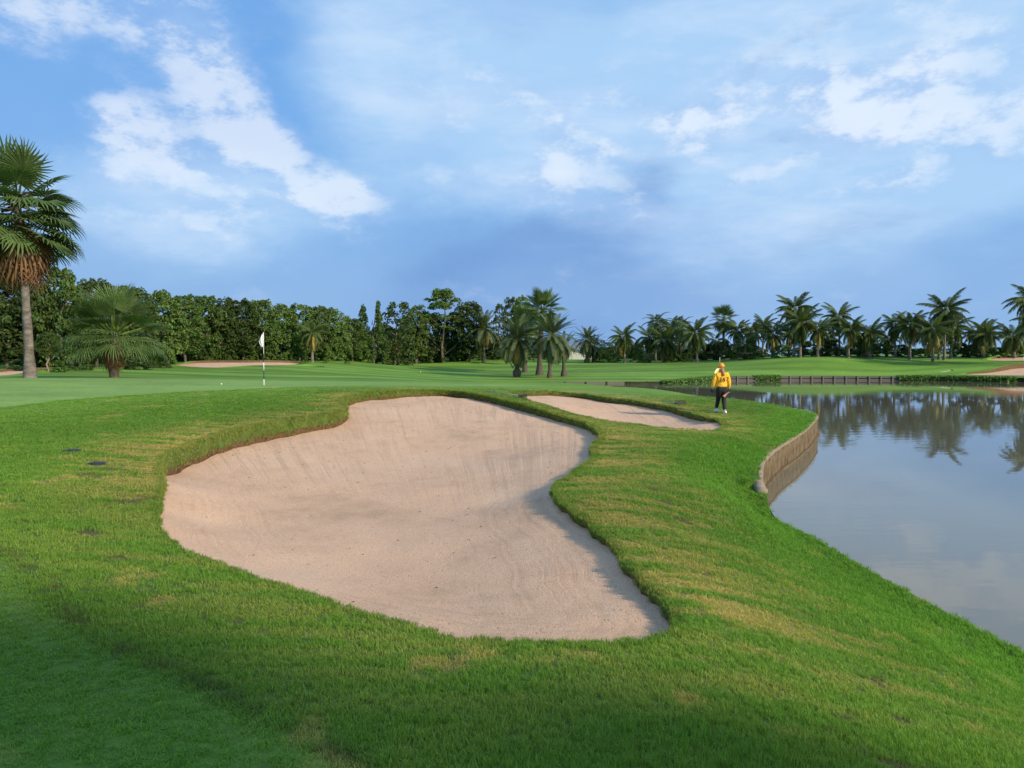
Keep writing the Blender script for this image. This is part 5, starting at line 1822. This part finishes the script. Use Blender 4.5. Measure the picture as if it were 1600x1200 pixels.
cloth_y = simple_mat('yellow_jacket', (.86, .47, .022), .8, .10, 14, bump=1.0, bscale=11)
cloth_k = simple_mat('black_trousers', (.012, .012, .014), .8, .3, 10, bump=.3, bscale=12)
shoe_w = simple_mat('white_shoe', (.78, .78, .80), .5, .06, 8)
skin_m = simple_mat('skin', (.52, .30, .20), .6, .08, 8)
hair_m = simple_mat('auburn_hair', (.32, .12, .045), .5, .4, 30, stretch=(6, 6, .6), col2=(.46, .20, .08))
glove_m = simple_mat('black_glove', (.014, .013, .014), .7, .2, 10)
cap_y = simple_mat('orange_cap', (.82, .33, .012), .7, .08, 10)
scarf_m = simple_mat('pale_yellow_cloth', (.80, .76, .33), .8, .06, 10)

hx, hy, hz = hit(1130.5, 646, lo=18, hi=32); hz = gnd(hx, hy)
PX0 = hx - .07
person = empty('person', (PX0, hy, hz), R(4))
tag(person, 'walking person in yellow jacket, black trousers and white shoes beside the smaller bunker', 'person')
K = .985
J = lambda x, y, z, r: (x * K, y * K, z * K, r)
# body: one continuous figure (pelvis is the root)
body = [J(0, 0, .92, (.12, .08)), J(.0, .02, 1.08, (.13, .095)), J(0, .02, 1.26, (.15, .095)), J(0, .02, 1.36, (.055, .055)), J(0, .045, 1.44, (.05, .055)), J(0, .06, 1.53, (.085, .10)), J(0, .06, 1.60, (.07, .085)),
        J(.08, 0, .80, .07), J(.085, .03, .46, .055), J(.085, -.10, .09, .042), J(-.08, 0, .80, .07), J(-.055, .16, .47, .055), J(-.105, .22, .12, .042),
        J(.185, .02, 1.30, .06), J(.245, -.01, 1.04, .045), J(.265, .08, .80, .032), J(-.185, .02, 1.30, .06), J(-.255, -.01, 1.04, .045), J(-.30, .06, .82, .032)]
bed = [(0, 1), (1, 2), (2, 3), (3, 4), (4, 5), (5, 6), (0, 7), (7, 8), (8, 9), (0, 10), (10, 11), (11, 12), (2, 13), (13, 14), (14, 15), (2, 16), (16, 17), (17, 18)]
skin('body', body, bed, skin_m, person)
jk = [J(0, .01, .83, (.225, .17)), J(0, .02, .95, (.195, .145)), J(0, .02, 1.10, (.185, .135)), J(0, .02, 1.25, (.195, .13)), J(0, .025, 1.335, (.12, .10)), J(0, .035, 1.385, (.075, .075)),
      J(.19, .02, 1.29, .085), J(.25, -.012, 1.04, .068), J(.268, .07, .835, .05), J(-.19, .02, 1.29, .085), J(-.262, -.012, 1.04, .068), J(-.305, .05, .85, .05)]
jke = [(0, 1), (1, 2), (2, 3), (3, 4), (4, 5), (3, 6), (6, 7), (7, 8), (3, 9), (9, 10), (10, 11)]
jacket = skin('jacket', jk, jke, cloth_y, person)
tr = [J(0, 0, .97, (.16, .12)), J(0, 0, .86, (.20, .155)), J(.09, 0, .75, .118), J(.085, .035, .46, .078), J(.085, -.09, .10, .058), J(-.085, 0, .75, .118), J(-.055, .165, .47, .078), J(-.10, .215, .15, .058)]
skin('trousers', tr, [(0, 1), (1, 2), (2, 3), (3, 4), (1, 5), (5, 6), (6, 7)], cloth_k, person)


def shoe(x, y, z, pitch, rz):
    m = MB()
    rings = [(-.125, .030, .0, .050), (-.10, .042, .0, .085), (-.04, .045, .0, .095), (.03, .046, .0, .075), (.09, .050, .0, .055), (.14, .040, .0, .045), (.165, .015, .008, .030)]
    v, f = [], []
    n = 10
    for (yy, w_, z0, z1) in rings:
        for k in range(n):
            a = 2 * math.pi * k / n
            v.append((math.cos(a) * w_, yy, (z0 + z1) / 2 + math.sin(a) * (z1 - z0) / 2))
    for i in range(len(rings) - 1):
        for k in range(n): f.append((i * n + k, (i + 1) * n + k, (i + 1) * n + (k + 1) % n, i * n + (k + 1) % n))
    f += [tuple(range(n)), tuple((len(rings) - 1) * n + k for k in range(n))[::-1]]
    m.add(v, f)
    o = m.build('shoe', shoe_w, person)
    sb = o.modifiers.new('subdivision', 'SUBSURF'); sb.levels = 1; sb.render_levels = 1
    o.location = (x, y, z); o.rotation_euler = (pitch, 0, rz)
    s_ = MB().box(-.046, .046, -.12, .155, -.018, .002, .006).build('sole', simple_mat('shoe_sole', (.62, .62, .63), .7, .1, 8), o)
    return o


shoe(.085, -.085, .025, R(6), R(-4))
shoe(-.105, .235, .045, R(-14), R(10))


def hand(x, y, z, side, rot, curl):
    h = empty('glove_pivot', (0, 0, 0))
    bpy.data.objects.remove(h)
    v = [(0, 0, .03, (.024, .016)), (0, 0, -.03, (.034, .017)), (0, 0, -.055, (.032, .015))]
    e = [(0, 1), (1, 2)]
    for i, (dx, L_) in enumerate([(-.024, .062), (-.008, .070), (.009, .066), (.024, .052)]):
        k = len(v)
        v += [(dx, 0, -.065, .0095), (dx * 1.1, curl * .018, -.065 - L_ * .5, .009), (dx * 1.05, curl * .05, -.065 - L_ * .85, .0075)]
        e += [(2, k), (k, k + 1), (k + 1, k + 2)]
    k = len(v)
    v += [(side * .034, .012, -.012, .011), (side * .042, .03, -.045, .0095), (side * .036, .042, -.07, .008)]
    e += [(1, k), (k, k + 1), (k + 1, k + 2)]
    o = skin('glove', v, e, glove_m, person, sub=1)
    o.location = (x, y, z); o.rotation_euler = rot
    return o


hand(.270 * K, .085, .775 * K, -1, (R(20), R(-8), R(70)), 1.2)
hand(-.315 * K, .065, .795 * K, 1, (R(14), R(10), R(-60)), .8)

# cap: crown, brim, strap gap
bm = bmesh.new(); bmesh.ops.create_uvsphere(bm, u_segments=20, v_segments=12, radius=.112)
for w in bm.verts: w.co = Vector((w.co.x * .92, w.co.y * 1.08, w.co.z * 1.0))
bmesh.ops.delete(bm, geom=[w for w in bm.verts if w.co.z < -.035], context='VERTS')
me = bpy.data.meshes.new('cap'); bm.to_mesh(me); bm.free(); me.materials.append(cap_y); me.polygons.foreach_set('use_smooth', [True] * len(me.polygons))
capo = obj('cap', me, person); capo.location = (0, .055 * K, 1.555 * K); capo.rotation_euler = (R(-10), 0, 0)
v, f = [], []
for i in range(13):
    a = math.pi * i / 12
    v += [(math.cos(a) * .098, .06 + math.sin(a) * .06, -.02), (math.cos(a) * .092, .09 + math.sin(a) * .125, -.045 - .02 * abs(math.cos(a)))]
for i in range(12): f.append((2 * i, 2 * i + 1, 2 * i + 3, 2 * i + 2))
br = obj('cap_brim', mesh_of('cap_brim', v, f, [cap_y]), capo); q = br.modifiers.new('thickness', 'SOLIDIFY'); q.thickness = .006
skin('hair', [J(0, .0, 1.50, (.085, .06)), J(0, -.045, 1.44, (.07, .05)), J(.02, -.085, 1.36, (.055, .042)), J(.028, -.12, 1.29, (.045, .034)), J(.03, -.135, 1.235, (.022, .018))], [(0, 1), (1, 2), (2, 3), (3, 4)], hair_m, person)
# pale flap of cloth sticking out at the left of the head
v, f = [], []
for i in range(9):
    for j in range(5):
        u, w = i / 8, j / 4
        v.append((-.03 - .25 * u, -.04 + .05 * math.sin(u * 4 + w), 1.475 - .13 * u - w * .11 * (1 - .25 * u) + .05 * math.sin(u * math.pi)))
for i in range(8):
    for j in range(4): f.append((i * 5 + j, i * 5 + j + 1, (i + 1) * 5 + j + 1, (i + 1) * 5 + j))
sc_ = obj('scarf', mesh_of('scarf', v, f, [scarf_m]), person); q = sc_.modifiers.new('thickness', 'SOLIDIFY'); q.thickness = .012

# number on the back
cu = bpy.data.curves.new('number', 'FONT'); cu.body = '167'; cu.size = .185; cu.align_x = 'CENTER'; cu.align_y = 'CENTER'; cu.extrude = .003; cu.offset = .004; cu.space_character = 1.12
tmp = bpy.data.objects.new('number_tmp', cu); COL.objects.link(tmp)
bpy.context.view_layer.update()
nm = bpy.data.meshes.new_from_object(tmp)
bpy.data.objects.remove(tmp)
nm.materials.clear(); nm.materials.append(simple_mat('black_print', (.012, .012, .012), .7, .1, 5))
num = obj('jersey_number', nm, person); num.location = (.015, -.165, 1.125 * K); num.rotation_euler = (R(90), 0, 0)

# club carried in the right hand
club = empty('golf_club', (PX0, hy, hz), R(4)); tag(club, 'golf club with brown head carried low in the person\'s right hand', 'golf club')
p0, p1 = Vector((.49, .16, .745)), Vector((.03, -.11, .60))
MB().tube([p0.lerp(p1, .28), p1], .008, 8).build('shaft', simple_mat('steel', (.5, .42, .36), .3, .1, 5, metal=.9), club)
MB().tube([p0, p0.lerp(p1, .3)], [.016, .013], 8).build('grip', black_paint, club)
ch = MB(); d = (p1 - p0).normalized()
ch.add([tuple(p1 + Vector(q)) for q in [(.17, -.02, .13), (.20, .01, .12), (.02, -.03, .02), (.05, .02, .01), (-.05, -.05, -.015), (-.05, .03, -.02), (.02, -.05, -.085), (.03, .03, -.09)]],
       [(0, 1, 3, 2), (2, 3, 5, 4), (4, 5, 7, 6), (6, 7, 1, 0), (0, 2, 4, 6), (1, 7, 5, 3)])
co = ch.build('club_head', simple_mat('bronze_head', (.42, .22, .15), .45, .2, 10, metal=.3), club)
q = co.modifiers.new('bevel', 'BEVEL'); q.width = .012; q.segments = 2

print('scene built', len(bpy.data.objects), 'objects', len(gP), 'tufts', len(gv), 'ground verts')
